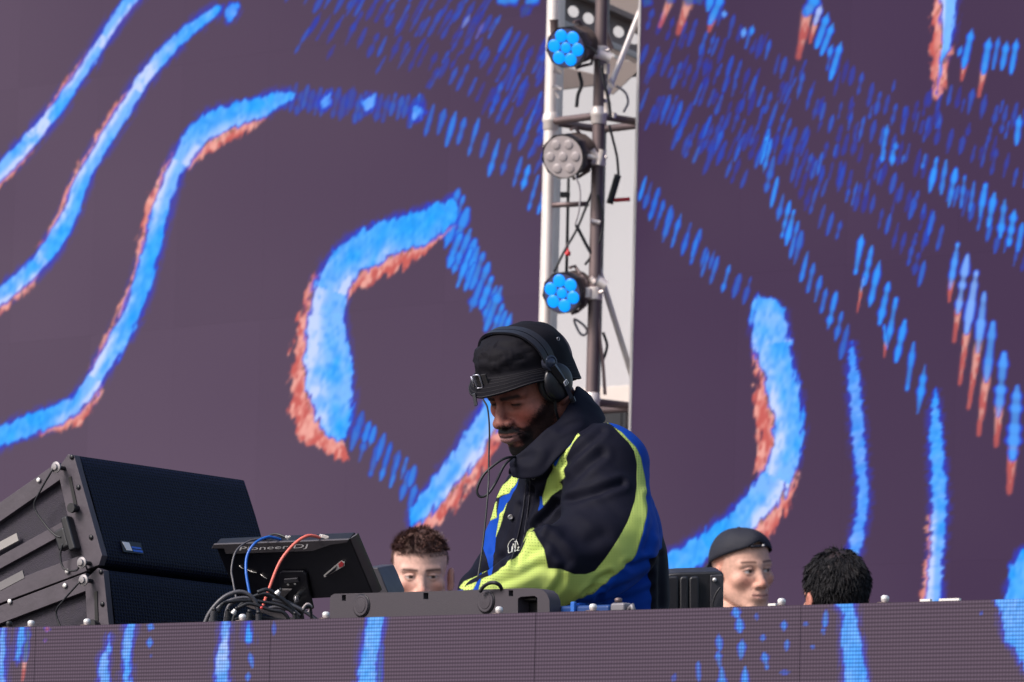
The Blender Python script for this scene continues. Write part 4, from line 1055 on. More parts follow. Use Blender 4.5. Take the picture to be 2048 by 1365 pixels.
def speaker(label, TLp, h_ax, w, h, dep, badge, tail_off):
    d_ax = SW.cross(h_ax).normalized()
    if d_ax.dot(c_f) < 0: d_ax = -d_ax
    def L(a, b, c): return TLp + SW * a + h_ax * b + d_ax * c      # width, down, back
    t = thing('loudspeaker', label, 'loudspeaker', L(w / 2, h, dep / 2), 'stage loudspeakers on the left')
    tp = .10 * dep
    # tapered wooden cabinet
    MB().hexa([L(.012, h - .002, .016), L(w - .012, h - .002, .016), L(w - .012, h - tp, dep), L(.012, h - tp, dep),
               L(.012, .002, .016), L(w - .012, .002, .016), L(w - .012, tp, dep), L(.012, tp, dep)]).build('cabinet', m_cab, t, bevel=.003)
    # perforated grille, gently bowed and wrapped round at the foot
    mb = MB(); n = 10; fv = []
    prof = [(.0, .02), (.0, .006), (.004, .0)] + [(h * k / 8, -.004 * math.sin(math.pi * k / 8)) for k in range(1, 8)] + [(h - .012, 0), (h - .004, .005), (h, .014), (h, .03)]
    vs = [L(.016 + (w - .03) * i / n, b, c) for (b, c) in prof for i in range(n + 1)]
    tmp = [((.016 + (w - .03) * i / n) / .0088, sum(math.hypot(prof[q + 1][0] - prof[q][0], prof[q + 1][1] - prof[q][1]) for q in range(k)) / .0072, 0) for k in range(len(prof)) for i in range(n + 1)]
    mb.add(vs, [(j * (n + 1) + i, j * (n + 1) + i + 1, (j + 1) * (n + 1) + i + 1, (j + 1) * (n + 1) + i) for j in range(len(prof) - 1) for i in range(n)])
    g = mb.build('grille', m_grille, t, True)
    va = g.data.attributes.new('face', 'FLOAT_VECTOR', 'POINT')
    va.data.foreach_set('vector', np.array(tmp, np.float32).ravel())
    # near side: rigging plate along the front edge, two flat rails running back, screws
    pl = MB().prism([L(-.004, .004, -.002), L(-.004, -.004, .012), L(-.004, .014, .048), L(-.004, h * .62, .056), L(-.004, h + .0, .040), L(-.004, h + .004, .010), L(-.004, h - .012, -.004)], SW * .018).build('rigging_plate', m_plate, t, bevel=.0015)
    for (b0, b1) in ((.0, .036), (h - .034, h + .002)):
        s = -1 if b0 > .1 else 1
        MB().prism([L(-.002, b0, .045), L(-.002, b1, .045), L(-.002, b1 + s * tp * .98, dep), L(-.002, b0 + s * tp * .98, dep)], SW * .013).build('side_rail', m_plate, t, bevel=.001)
    MB().prism([L(.001, h * .50, .07), L(.001, h * .50 + .025, .07), L(.001, h * .5 + .03, dep), L(.001, h * .5 + .005, dep)], SW * .014).build('middle_rail', m_plate, t, bevel=.001)
    # slots and quick-release pins
    MB().prism([L(-.0062, h * .18, .018), L(-.0062, h * .18, .025), L(-.0062, h * .43, .030), L(-.0062, h * .43, .022)], SW * .002).build('slot', m_dark, t)
    MB().tube([L(-.016, h * .465, .026), L(0, h * .465, .026)], .0075, 12).build('slot_knob', m_black, t, True, autosmooth=40)
    MB().tube([L(-.024, h * .465, .026), L(-.016, h * .465, .026)], .010, 12).build('slot_knob', m_black, t, True, autosmooth=40)
    MB().box(L(-.014, h * .66, .05), .022, .075, .018, SW, h_ax, d_ax).build('handle', m_black, t, bevel=.005)
    MB().box(L(-.012, h * .67, .072), .02, .045, .03, SW, h_ax, d_ax).build('handle_latch', m_black, t, bevel=.006)
    pins = ((.020, .030), (h - .008, .030))
    for (b, c) in pins:
        MB().tube([L(-.030, b, c), L(0, b, c)], .0045, 10).build('pin', m_black, t, True, autosmooth=40)
        MB().lathe(L(-.028, b, c), -SW, [(0, .011), (.002, .012), (.004, .0115), (.005, .007), (.009, .006), (.0095, 0)], 16).build('pin_head', mat('pin_steel', (.3, .28, .29), .4, .5), t, True, autosmooth=40)
    for (b, c) in ((h * .3, .008), (h * .76, .010), (.006, .004), (.016, .10), (h - .016, .09), (h - .016, .25)):
        MB().lathe(L(-.004, b, c), -SW, [(0, .0052), (.002, .0052), (.0032, .003), (.0033, 0)], 10).build('screw', m_steel if c > .05 else m_dark, t, True)
    # lanyard cables between pins and handle
    for pts in ([L(-.036, .022, .034), L(-.030, .05, .085), L(-.022, h * .3, .115), L(-.02, h * .5, .10), L(-.022, h * .62, .082), L(-.022, h * .66, .07)],
                [L(-.022, h * .72, .07), L(-.02, h * .8, .085), L(-.02, h * .92, .085), L(-.022, h - .002, .055), L(-.034, h - .006, .033)]):
        P = [Vector(tuple(p)) for p in spline([tuple(q) for q in pts], 6)]
        MB().tube(P, .0021, 6).build('lanyard', m_cable, t, True)
    MB().prism([L(-.003, h * .40, .19), L(-.003, h * .40, .28), L(-.003, h * .47, .28), L(-.003, h * .47, .19)], SW * .004).build('data_label', mat('silver_label', (.30, .28, .27), .4), t)
    MB().prism([L(-.003, h * .73, .20), L(-.003, h * .73, .30), L(-.003, h * .80, .30), L(-.003, h * .80, .20)], SW * .004).build('socket_panel', mat('panel_grey', (.16, .15, .155), .5), t)
    if badge:
        # small two-tone badge on the grille
        b0 = L(w * .125, h * .80, -.0055)
        def bp_(a, b): return b0 + SW * a + h_ax * b
        bd = MB().prism([bp_(-.003, -.003), bp_(.062, -.003), bp_(.062, .022), bp_(-.003, .022)], d_ax * .002).build('badge', m_dark, t)
        MB().prism([bp_(0, 0) - d_ax * .001, bp_(.022, 0) - d_ax * .001, bp_(.026, .018) - d_ax * .001, bp_(.008, .018) - d_ax * .001], d_ax * .001).build('white_mark', m_white, bd)
        bl = mat('badge_blue', (.02, .12, .6), .4)
        MB().prism([bp_(.027, .008) - d_ax * .001, bp_(.056, .008) - d_ax * .001, bp_(.058, .012) - d_ax * .001, bp_(.028, .012) - d_ax * .001], d_ax * .001).build('blue_mark', bl, bd)
        MB().prism([bp_(.029, .0145) - d_ax * .001, bp_(.059, .0145) - d_ax * .001, bp_(.060, .019) - d_ax * .001, bp_(.030, .019) - d_ax * .001], d_ax * .001).build('blue_mark', bl, bd)
    return L
LA = speaker('upper tilted loudspeaker with dark blue grille and small badge', at(148, 908, 11.55), SHv, .575, .238, .46, True, 0)
al = R(12)
H2 = (SHv * math.cos(al) + SD * math.sin(al)).normalized()
LBp = LA(0, .238, 0) + SHv * .014 + SD * .004
LB = speaker('lower loudspeaker of the tilted stack, cut off by the booth front', LBp, H2, .575, .238, .46, False, 0)
# black plinth that carries the stack
q = LB(.31, .238, .22)
t = thing('speaker_plinth', 'black plinth under the tilted loudspeakers', 'plinth', Vector((q.x, q.y, 0)))
ws = Vector((SW.x, SW.y, 0)).normalized(); wd_ = Vector((-ws.y, ws.x, 0))
MB().box(Vector((q.x, q.y, (q.z - .10) / 2)), .6, .4, q.z - .10, ws, wd_, Z).build('box', m_slate, t, bevel=.01)
MB().box(Vector((q.x, q.y, (q.z - .10) + .02)), .3, .2, .1, ws, wd_, Z).build('wedge', m_black, t, bevel=.01)

# ------------------------------------------------ black ribbed box right of the jacket
rb = thing('ribbed_case', 'black ribbed plastic case beside the man in the backward cap', 'case', at(1392, 1260, 12.1))
D = 12.1
o2 = [(1330, 1275), (1330, 1153), (1338, 1147), (1362, 1145), (1432, 1143), (1447, 1145), (1447, 1275)]
MB().prism([at(x, y, D) for x, y in o2], c_f * .22 - c_r * .004).build('shell', m_black, rb, bevel=.006, segs=3)
for x, w in ((1344, 13), (1368, 9), (1388, 10)):
    MB().prism([at(x - w, 1275, D - .004), at(x - w, 1158, D - .004), at(x - w + 3, 1153, D - .004), at(x + w - 3, 1152, D - .004), at(x + w, 1157, D - .004), at(x + w, 1275, D - .004)], -c_f * .012).build('rib', m_black, rb, bevel=.005)
MB().prism([at(1420, 1275, D - .002), at(1420, 1150, D - .002), at(1446, 1149, D - .002), at(1446, 1275, D - .002)], -c_f * .006).build('end_plate', m_slate, rb, bevel=.003)
MB().lathe(at(1429, 1160, D - .01), -c_f, [(0, .0045), (.003, .0045), (.004, 0)], 12).build('screw', m_steel, rb, True)
P = [Vector(tuple(p)) for p in spline([tuple(at(x, y, D - .015)) for x, y in ((1441, 1175), (1432, 1188), (1426, 1205), (1424, 1230))], 6)]
MB().tube(P, .002, 6).build('cord', m_cable, rb, True)
q = at(1392, 1275, D + .1)
MB().box(Vector((q.x, q.y, q.z / 2)), .3, .3, q.z - .01).build('stand', m_slate, rb)

# ================================================================== sculpting tools: distance fields turned into one continuous surface
def v3(*a): return np.array(a, np.float32)
def ell(P, c, r):
    q = (P - v3(*c)) / v3(*r)
    k0 = np.linalg.norm(q, axis=1); k1 = np.linalg.norm(q / v3(*r), axis=1) + 1e-9
    return k0 * (k0 - 1) / k1
def cap(P, a, b, ra, rb):
    a = v3(*a); b = v3(*b); ab = b - a
    t = np.clip(((P - a) @ ab) / (ab @ ab + 1e-9), 0, 1)
    return np.linalg.norm(P - a - t[:, None] * ab, axis=1) - (ra + (rb - ra) * t)
def chain_sdf(P, pts, k=0.0):
    d = None
    for (a, ra), (b, rb) in zip(pts[:-1], pts[1:]):
        e = cap(P, a, b, ra, rb)
        d = e if d is None else (np.minimum(d, e) if k <= 0 else smin(d, e, k))
    return d
def smin(a, b, k):
    h = np.clip(0.5 + 0.5 * (b - a) / k, 0, 1)
    return b * (1 - h) + a * h - k * h * (1 - h)
def ssub(a, b, k): return -smin(-a, b, k)                    # a minus b
def surface(sdf, lo, hi, h):
    lo = np.array(lo, float); hi = np.array(hi, float)
    H = 4 * h
    nc = np.ceil((hi - lo) / H).astype(int) + 1
    g = np.stack(np.meshgrid(*[lo[i] + np.arange(nc[i]) * H for i in range(3)], indexing='ij'), -1).reshape(-1, 3).astype(np.float32)
    Dc = sdf(g).reshape(nc)
    near = np.abs(Dc) < H * 1.9
    cell = np.zeros(nc - 1, bool)
    for dx in (0, 1):
        for dy in (0, 1):
            for dz in (0, 1):
                cell |= near[dx:nc[0] - 1 + dx, dy:nc[1] - 1 + dy, dz:nc[2] - 1 + dz]
    nf = (nc - 1) * 4 + 1
    D = np.repeat(np.repeat(np.repeat(Dc[:-1, :-1, :-1], 4, 0), 4, 1), 4, 2)
    D = np.pad(D, ((0, 1),) * 3, mode='edge').astype(np.float32)
    M = np.repeat(np.repeat(np.repeat(cell, 4, 0), 4, 1), 4, 2)
    M = np.pad(M, ((0, 1),) * 3, mode='constant')
    for ax in range(3):
        s = np.roll(M, 1, ax)
        sl = [slice(None)] * 3; sl[ax] = 0; s[tuple(sl)] = False
        M = M | s
    idx = np.argwhere(M)
    for i in range(0, len(idx), 400000):
        ii = idx[i:i + 400000]
        D[ii[:, 0], ii[:, 1], ii[:, 2]] = sdf((lo + ii * h).astype(np.float32))
    S = D < 0
    n = D.shape
    acc = np.zeros((n[0] - 1, n[1] - 1, n[2] - 1, 3), np.float32); cnt = np.zeros(acc.shape[:3], np.float32)
    def crn(o): return tuple(slice(o[i], n[i] - 1 + o[i]) for i in range(3))
    for ax in range(3):
        o1, o2 = [a for a in range(3) if a != ax]
        for a in (0, 1):
            for b in (0, 1):
                c0 = [0, 0, 0]; c0[o1] = a; c0[o2] = b
                c1 = list(c0); c1[ax] = 1
                d0 = D[crn(c0)]; d1 = D[crn(c1)]
                x = (d0 < 0) != (d1 < 0)
                t = np.where(x, d0 / np.where(x, d0 - d1, 1), 0)
                acc[..., ax] += np.where(x, t, 0)
                acc[..., o1] += np.where(x, a, 0); acc[..., o2] += np.where(x, b, 0)
                cnt += x
    has = cnt > 0
    vid = np.full(has.shape, -1, np.int64); vid[has] = np.arange(has.sum())
    V = lo + (np.argwhere(has) + acc[has] / cnt[has][:, None]) * h
    F = []
    for ax in range(3):
        o1, o2 = [a for a in range(3) if a != ax]
        sl0 = [slice(None)] * 3; sl1 = [slice(None)] * 3
        sl0[ax] = slice(0, n[ax] - 1); sl1[ax] = slice(1, n[ax])
        for o in (o1, o2):
            sl0[o] = slice(1, n[o] - 1); sl1[o] = slice(1, n[o] - 1)
        s0 = S[tuple(sl0)]; s1 = S[tuple(sl1)]
        e = np.argwhere(s0 != s1)
        if len(e) == 0: continue
        fl = s0[e[:, 0], e[:, 1], e[:, 2]]
        base = e.copy(); base[:, o1] += 1; base[:, o2] += 1
        def cid(da, db):
            q = base.copy(); q[:, o1] += da; q[:, o2] += db
            return vid[q[:, 0], q[:, 1], q[:, 2]]
        q = np.stack([cid(-1, -1), cid(0, -1), cid(0, 0), cid(-1, 0)], 1)
        flip = fl if ax != 1 else ~fl
        q[~flip] = q[~flip][:, ::-1]
        F.append(q)
    F = np.vstack(F)
    F = F[(F >= 0).all(1)]
    return V, F
def vnormals(V, F):
    n = np.cross(V[F[:, 2]] - V[F[:, 0]], V[F[:, 3]] - V[F[:, 1]])
    N = np.zeros_like(V)
    for k in range(4): np.add.at(N, F[:, k], n)
    return N / (np.linalg.norm(N, axis=1)[:, None] + 1e-12)
def relax(V, F, it=1, f=.5):
    for _ in range(it):
        A = np.zeros_like(V); C = np.zeros(len(V))
        for k in range(4):
            for m in (1, 3):
                np.add.at(A, F[:, k], V[F[:, (k + m) % 4]]); np.add.at(C, F[:, k], 1)
        V = V * (1 - f) + f * A / C[:, None]
    return V
def mesh_np(name, V, F, m, parent=None, attrs=None, smooth=True):
    me = bpy.data.meshes.new(name)
    me.vertices.add(len(V)); me.vertices.foreach_set('co', np.asarray(V, np.float32).ravel())
    F = np.asarray(F)
    k = F.shape[1]
    me.loops.add(F.size); me.loops.foreach_set('vertex_index', F.ravel().astype(np.int32))
    me.polygons.add(len(F)); me.polygons.foreach_set('loop_start', np.arange(0, F.size, k, dtype=np.int32))
    if smooth: me.polygons.foreach_set('use_smooth', np.ones(len(F), bool))
    me.update(calc_edges=True)
    for an, (tp, arr) in (attrs or {}).items():
        at_ = me.attributes.new(an, tp, 'POINT')
        arr = np.asarray(arr, np.float32)
        if tp == 'FLOAT_COLOR':
            if arr.shape[1] == 3: arr = np.hstack([arr, np.ones((len(arr), 1), np.float32)])
            at_.data.foreach_set('color', arr.ravel())
        elif tp == 'FLOAT_VECTOR': at_.data.foreach_set('vector', arr.ravel())
        else: at_.data.foreach_set('value', arr.ravel())
    if m: me.materials.append(m)
    o = bpy.data.objects.new(name, me)
    return link(o, parent)
def poly_sd(x, y, poly):
    """Signed distance to a polygon, positive inside."""
    P = np.array(poly, float); n = len(P)
    d = np.full(x.shape, 1e9); ins = np.zeros(x.shape, bool)
    for i in range(n):
        a = P[i]; b = P[(i + 1) % n]; e = b - a
        t = np.clip(((x - a[0]) * e[0] + (y - a[1]) * e[1]) / (e @ e + 1e-9), 0, 1)
        d = np.minimum(d, (x - a[0] - t * e[0]) ** 2 + (y - a[1] - t * e[1]) ** 2)
        c = (a[1] > y) != (b[1] > y)
        with np.errstate(divide='ignore', invalid='ignore'):
            xx = (b[0] - a[0]) * (y - a[1]) / (b[1] - a[1] + 1e-12) + a[0]
        ins ^= c & (x < xx)
    d = np.sqrt(d)
    return np.where(ins, d, -d)
def line_d(x, y, pts):
    d = np.full(x.shape, 1e9)
    for a, b in zip(pts[:-1], pts[1:]):
        ex, ey = b[0] - a[0], b[1] - a[1]
        t = np.clip(((x - a[0]) * ex + (y - a[1]) * ey) / (ex * ex + ey * ey + 1e-9), 0, 1)
        d = np.minimum(d, np.hypot(x - a[0] - t * ex, y - a[1] - t * ey))
    return d

def skin_material(name, rough=.56):
    m = bpy.data.materials.new(name); m.use_nodes = True
    t = m.node_tree; p = t.nodes['Principled BSDF']
    a = t.nodes.new('ShaderNodeAttribute'); a.attribute_name = 'tone'
    tc = t.nodes.new('ShaderNodeTexCoord'); nz = t.nodes.new('ShaderNodeTexNoise')
    nz.inputs['Scale'].default_value = 170; nz.inputs['Detail'].default_value = 6
    t.links.new(tc.outputs['Object'], nz.inputs['Vector'])
    mr = t.nodes.new('ShaderNodeMapRange'); mr.inputs['To Min'].default_value = .76; mr.inputs['To Max'].default_value = 1.24
    t.links.new(nz.outputs['Fac'], mr.inputs['Value'])
    mx = t.nodes.new('ShaderNodeMix'); mx.data_type = 'RGBA'; mx.blend_type = 'MULTIPLY'; mx.inputs[0].default_value = 1
    t.links.new(a.outputs['Color'], mx.inputs[6]); t.links.new(mr.outputs[0], mx.inputs[7])
    t.links.new(mx.outputs[2], p.inputs['Base Color'])
    p.inputs['Roughness'].default_value = rough
    p.inputs['Specular IOR Level'].default_value = .3
    bp = t.nodes.new('ShaderNodeBump'); bp.inputs['Strength'].default_value = .3; bp.inputs['Distance'].default_value = .001
    t.links.new(nz.outputs['Fac'], bp.inputs['Height']); t.links.new(bp.outputs[0], p.inputs['Normal'])
    return m
m_skin = skin_material('skin')

class Frame:
    """A head's own frame in millimetres: a to its left, b forward, c up, placed in the camera-aligned frame."""
    def __init__(s, px, py, d, yaw, pitch, roll=0.0, scale=1.0):
        sy, cy = math.sin(yaw), math.cos(yaw); sp, cp = math.sin(pitch), math.cos(pitch)
        f = Vector((-sy * cp, -cy * cp, -sp)); l = Vector((cy, -sy, 0)); u = Vector((-sy * sp, -cy * sp, cp))
        if roll:
            q = Quaternion(f, roll); l = q @ l; u = q @ u
        tow = lambda v: c_r * v.x + c_f * v.y + c_u * v.z
        s.l, s.f, s.u = np.array(tow(l)), np.array(tow(f)), np.array(tow(u))
        s.o = np.array(at(px, py, d)); s.k = scale / 1000
    def w(s, P):
        P = np.asarray(P, float)
        return s.o + s.k * (P[..., 0:1] * s.l + P[..., 1:2] * s.f + P[..., 2:3] * s.u)
    def v(s, a, b, c): return Vector(tuple(s.w(np.array([a, b, c]))))

def head_field(prm):
    g = lambda k, d: prm.get(k, d)
    nb, nc_ = g('nose', (116, -38)); nw = g('nose_w', 9.0); lip = g('lip', 6.0); mb_, mc = g('mouth', (101, -70)); chb, chc = g('chin', (88, -106))
    full = g('cheek', 0.0); lid = g('lid', 0.0); neck = g('neck', [((0, -28, -62), 55), ((0, -46, -190), 60)])
    smile = g('smile', 0.0); fold = g('fold', 1.0); eo = g('earout', 0.0); earc = g('ear', -12)
    def f(P):
        Q = P.copy(); Q[:, 0] = np.abs(P[:, 0])
        d = ell(Q, (0, -8, 40), (77, 99, 82))
        d = smin(d, ell(Q, (0, 26, -22), (63 + full, 66, 84)), 26)
        d = smin(d, cap(Q, (50, -2, -52), (20, 70, chc + 8), 23 + full * .5, 16), 20)
        d = smin(d, ell(Q, (0, chb - 18, chc + 2), (22, 19, 17)), 14)
        d = smin(d, cap(Q, (6, 84, 17), (46, 70, 19), 11, 10), 12)            # brow
        d = smin(d, ell(Q, (46, 58, -24), (20, 20, 17)), 18)                  # cheekbone
        d = smin(d, ell(Q, (0, mb_ - 26, mc + 2), (34, 26, 26)), 16)          # muzzle
        d = ssub(d, ell(Q, (31, 96, 0), (19, 19, 13)), 10)                    # socket
        d = smin(d, ell(Q, (31, 70.5, -1), (15, 13.5, 13)), 2)                # eyeball
        d = smin(d, chain_sdf(Q, [((17, 80, 0 - lid * .4), 3.2), ((25, 85.5, 6.5 - lid), 3.6), ((35, 84, 6.5 - lid), 3.6), ((46, 74, 1 - lid * .4), 3.4)]), 3)
        d = smin(d, chain_sdf(Q, [((18, 79, -3), 2.6), ((26, 83, -8.5), 3.0), ((36, 81.5, -8.5), 3.0), ((46, 73, -2), 2.8)]), 4)
        d = smin(d, cap(Q, (0, 87, 9), (0, nb - 12, nc_ + 3), 6.5, 11.5), 11)  # nose
        d = smin(d, ell(Q, (0, nb - 11, nc_), (nw + 3, 12, 10)), 6)
        d = smin(d, ell(Q, (nw + 5.5, nb - 21, nc_ - 3.5), (8, 11, 8.5)), 6)
        d = ssub(d, ell(Q, (nw * .75, nb - 13, nc_ - 11), (4, 6, 4)), 3)
        wv = smile * 5
        d = smin(d, chain_sdf(Q, [((0, mb_ - 5, mc + 6), lip), ((10, mb_ - 6.5, mc + 6.5), lip), ((26, mb_ - 20, mc + 1 + wv), lip * .5)]), 5)
        d = smin(d, chain_sdf(Q, [((0, mb_ - 6, mc - 6.5), lip * 1.15), ((10, mb_ - 8, mc - 6), lip * 1.1), ((24, mb_ - 20, mc - 1 + wv), lip * .5)]), 5)
        d = ssub(d, chain_sdf(Q, [((0, mb_ + 3, mc), 1.8), ((14, mb_ - 3, mc - .6 + wv * .3), 1.7), ((29, mb_ - 17, mc + wv), 1.6)]), 2.5)
        d = ssub(d, cap(Q, (20, nb - 22, nc_ - 6), (36, mb_ - 30, mc - 4), 2.2 * fold, 2.0 * fold), 7 * fold)    # cheek fold
        # ear
        e = ell(Q, (79 + eo, -8, earc), (7.5 + eo * .5, 18, 31))
        e = ssub(e, ell(Q, (87 + eo * 1.4, -4, earc + 3), (7, 11, 19)), 4)
        e = smin(e, ell(Q, (77 + eo * .8, 0, earc - 24), (6 + eo * .3, 9, 11)), 6)
        d = smin(d, e, 7)
        d = smin(d, chain_sdf(Q, neck), 18)
        if 'extra' in prm: d = prm['extra'](Q, P, d)
        return d
    return f

# ================================================================== the DJ
DJD = FOC / 1000.0                                             # at this distance one photo pixel is one millimetre
def djw(x, y, py):
    """Camera-aligned millimetres at the DJ (photo pixel x, depth y, photo pixel py) to world."""
    return CAM + c_f * (DJD + y / 1000) + c_r * ((x - 1024) / 1000) - c_u * ((py - 682.5) / 1000)
def djW(P):
    P = np.asarray(P, float)
    return (np.array(CAM)[None] + np.array(c_f)[None] * (DJD + P[:, 1:2] / 1000) + np.array(c_r)[None] * ((P[:, 0:1] - 1024) / 1000) + np.array(c_u)[None] * ((P[:, 2:3] + 682.5) / 1000))
HF = Frame(1064.5, 772.5, DJD, R(48), R(24))
djr = djw(1160, 60, 1500); djr.z = 0.0
dj = thing('person', 'bearded DJ in black bucket hat and navy, lime and blue jacket, looking down', 'person', djr)

prm = dict(nose=(122, -33), nose_w=12.5, lip=7.6, mouth=(110, -63), chin=(100, -103), cheek=2, lid=4.5, ear=-4,
           neck=[((0, -28, -50), 57), ((0, -24, -120), 60), ((0, -46, -215), 66)])
def dj_extra(Q, P, d):
    d = smin(d, chain_sdf(Q, [((4, 89, 14), 9), ((24, 88, 14), 9), ((48, 72, 19), 9)]), 7)        # frowning brow
    d = ssub(d, cap(Q, (15, 92, 1), (20, 92, -3), 7, 7), 8)        # deep inner corner
    d = ssub(d, cap(Q, (7, 98, 24), (8, 97, 10), 1.6, 1.6), 4)     # frown crease
    return d
prm['extra'] = dj_extra
V, F = surface(head_field(prm), (-100, -125, -225), (100, 140, 135), 2.0)
V = relax(V, F, 1, .35)
keep = None
# colours from the folded (symmetric) position, read in the photo's side view
Vf = V.copy(); Vf[:, 0] = np.abs(Vf[:, 0])
Wp = HF.w(Vf); hx, hy = project(Wp)
nz = noise3(V, .16); nz2 = noise3(V, .45)
SK = np.array((.315, .120, .094)); SKD = np.array((.135, .056, .044))
tone = SK[None] * (.88 + .24 * nz[:, None])
red = np.exp(-(((Vf[:, 0] - 40) / 24) ** 2 + ((V[:, 1] - 75) / 26) ** 2 + ((V[:, 2] + 32) / 20) ** 2))[:, None]
tone = tone * (1 + red * np.array((.25, -.06, -.06)))
nk = sstep(20, -20, V[:, 1])[:, None]
tone = tone * (1 - nk) + tone * nk * np.array((1.15, 1.25, 1.25))
def paint(mask, col):
    global tone
    tone = tone * (1 - mask[:, None]) + np.array(col)[None] * mask[:, None]
beard = [(1100, 780), (1094, 797), (1086, 814), (1075, 830), (1065, 843), (1057, 855), (1050, 868), (1044, 876), (1040, 872), (1030, 858), (1016, 853), (1000, 857), (998, 862), (1010, 862), (1025, 861), (1036, 866), (1044, 882), (1050, 893), (1040, 900), (1022, 893), (1012, 888), (1014, 900), (1020, 930), (1060, 940), (1095, 880), (1109, 842), (1112, 815), (1112, 790)]
bs = poly_sd(hx, hy, beard) + 2.5
nz3 = noise3(V, .9)
bm_ = sstep(-9, 6, bs + (nz2 - .5) * 8 + (nz3 - .5) * 9) * sstep(-40, -15, V[:, 1] + 22) * (V[:, 2] < 10)
paint(bm_ * (.86 + .13 * nz3), (.009, .007, .0085))
A_ = Vf[:, 0]; wob = (nz2 - .5) * 3
mst_ = sstep(-55.5, -52.5, V[:, 2] + .10 * A_ + wob * .4) * sstep(-42.5, -46, V[:, 2] + .22 * A_ + wob) * sstep(36, 29, A_ + wob) * (V[:, 1] > 72)
gt_ = sstep(8.0, 4.5, np.abs(A_ - 33 - .10 * (V[:, 2] + 70)) + wob) * sstep(-50, -56, V[:, 2]) * sstep(-112, -90, V[:, 2]) * (V[:, 1] > 45)
ch_ = sstep(-86, -91, V[:, 2] + wob * 1.5 + .05 * A_) * (V[:, 1] > 30)
sp_ = sstep(9, 5, A_ + wob) * sstep(-80, -83, V[:, 2]) * (V[:, 1] > 80)
bm2 = np.clip(np.maximum.reduce([mst_, gt_ * .85, ch_, sp_ * .8]), 0, 1)
paint(bm2 * .95, (.0085, .0070, .0085))
lips = [(1001, 868), (1008, 864), (1015, 863), (1020, 862), (1034, 863), (1044, 868), (1036, 878), (1025, 886), (1012, 887), (1005, 880)]
lm = sstep(-54.5 - 1, -54.5 - 3, V[:, 2] + .12 * A_) * sstep(-80, -77, V[:, 2] - .14 * A_) * sstep(29, 25, A_) * (V[:, 1] > 80)
paint(lm * .9, (.26, .135, .135))
lg = sstep(2.6, .8, np.abs(V[:, 2] + 63.5 + np.abs(V[:, 0]) * .03)) * (V[:, 1] > 80) * (np.abs(V[:, 0]) < 27)
paint(lg * .8, (.045, .018, .02))
br = np.exp(-((V[:, 2] - 12.5 - .14 * Vf[:, 0] + .0026 * (Vf[:, 0] - 10) ** 2) / 4.6) ** 2) * sstep(5, 11, Vf[:, 0]) * (1 - sstep(48, 56, Vf[:, 0])) * (V[:, 1] > 55)
paint(np.clip(br * 1.15, 0, .92), (.012, .009, .011))
ey = np.exp(-(np.abs(Vf[:, 0] - 32) / 13) ** 4 - ((V[:, 2] + 3.2) / 3.0) ** 2) * (V[:, 1] > 66)
paint(np.clip(ey * 1.6, 0, .97), (.006, .005, .006))
dk = np.exp(-((Vf[:, 0] - 29) / 17) ** 2 - ((V[:, 2] + 9) / 9) ** 2) * (V[:, 1] > 60)
paint(dk * .35, (.07, .03, .028))
stub = (V[:, 2] > 18) * sstep(6, -8, V[:, 1] - 30)
paint(stub * .7, (.02, .016, .018))
parts_V = [HF.w(V)]; parts_F = [F]; parts_T = [tone]

# ------------------------------------------------ body under the clothes, hands
LF = v3(.669, -.743); FFv = v3(-.743, -.669)
def stack(P, tab):
    """Body as a stack of ellipses: rows of (py, centre x, centre depth, half width, half depth) in camera millimetres."""
    T = np.array(tab, float)
    py = -P[:, 2]
    cx_ = np.interp(py, T[:, 0], T[:, 1]); cy_ = np.interp(py, T[:, 0], T[:, 2]); ra = np.interp(py, T[:, 0], T[:, 3]); rb = np.interp(py, T[:, 0], T[:, 4])
    dx = P[:, 0] - cx_; dy = P[:, 1] - cy_
    a = dx * LF[0] + dy * LF[1]; b = dx * FFv[0] + dy * FFv[1]
    k = np.sqrt((a / ra) ** 2 + (b / rb) ** 2)
    d = (k - 1) * np.minimum(ra, rb) * .9
    return np.maximum(d, np.maximum(T[0, 0] - py, py - T[-1, 0]))
def pc(x, y, py): return (x, y, -py)
body_tab = [(850, 1128, 6, 46, 46), (900, 1142, 8, 66, 50), (940, 1148, 14, 100, 70), (1040, 1150, 30, 140, 105), (1200, 1160, 45, 150, 115), (1340, 1172, 55, 165, 125), (1420, 1176, 60, 150, 120)]
def hip(s): return pc(1176 + s * 70 * .669, 60 - s * 70 * .743, 1400)
def body_f(P):
    d = stack(P, body_tab)
    for pts in ([(pc(1198, -85, 950), 48), (pc(1195, -175, 1105), 46), (pc(990, -318, 1178), 30)], [(pc(1072, 95, 1010), 34), (pc(1008, 66, 1100), 30), (pc(945, -70, 1205), 22)]):
        d = smin(d, chain_sdf(P, pts), 25)
    for s in (-1, 1):
        k = pc(1176 + s * 90 * .669 - 10, 60 - s * 90 * .743 - 10, 1790); a = pc(1185 + s * 100 * .669, 62 - s * 100 * .743, 2160)
        d = smin(d, chain_sdf(P, [(hip(s), 88), (k, 58), (a, 42)]), 25)
    return d
Vb, Fb = surface(body_f, (860, -420, -2215), (1400, 290, -820), 9.0)
parts_V.append(djW(Vb)); parts_F.append(Fb); parts_T.append(np.tile(SK, (len(Vb), 1)))
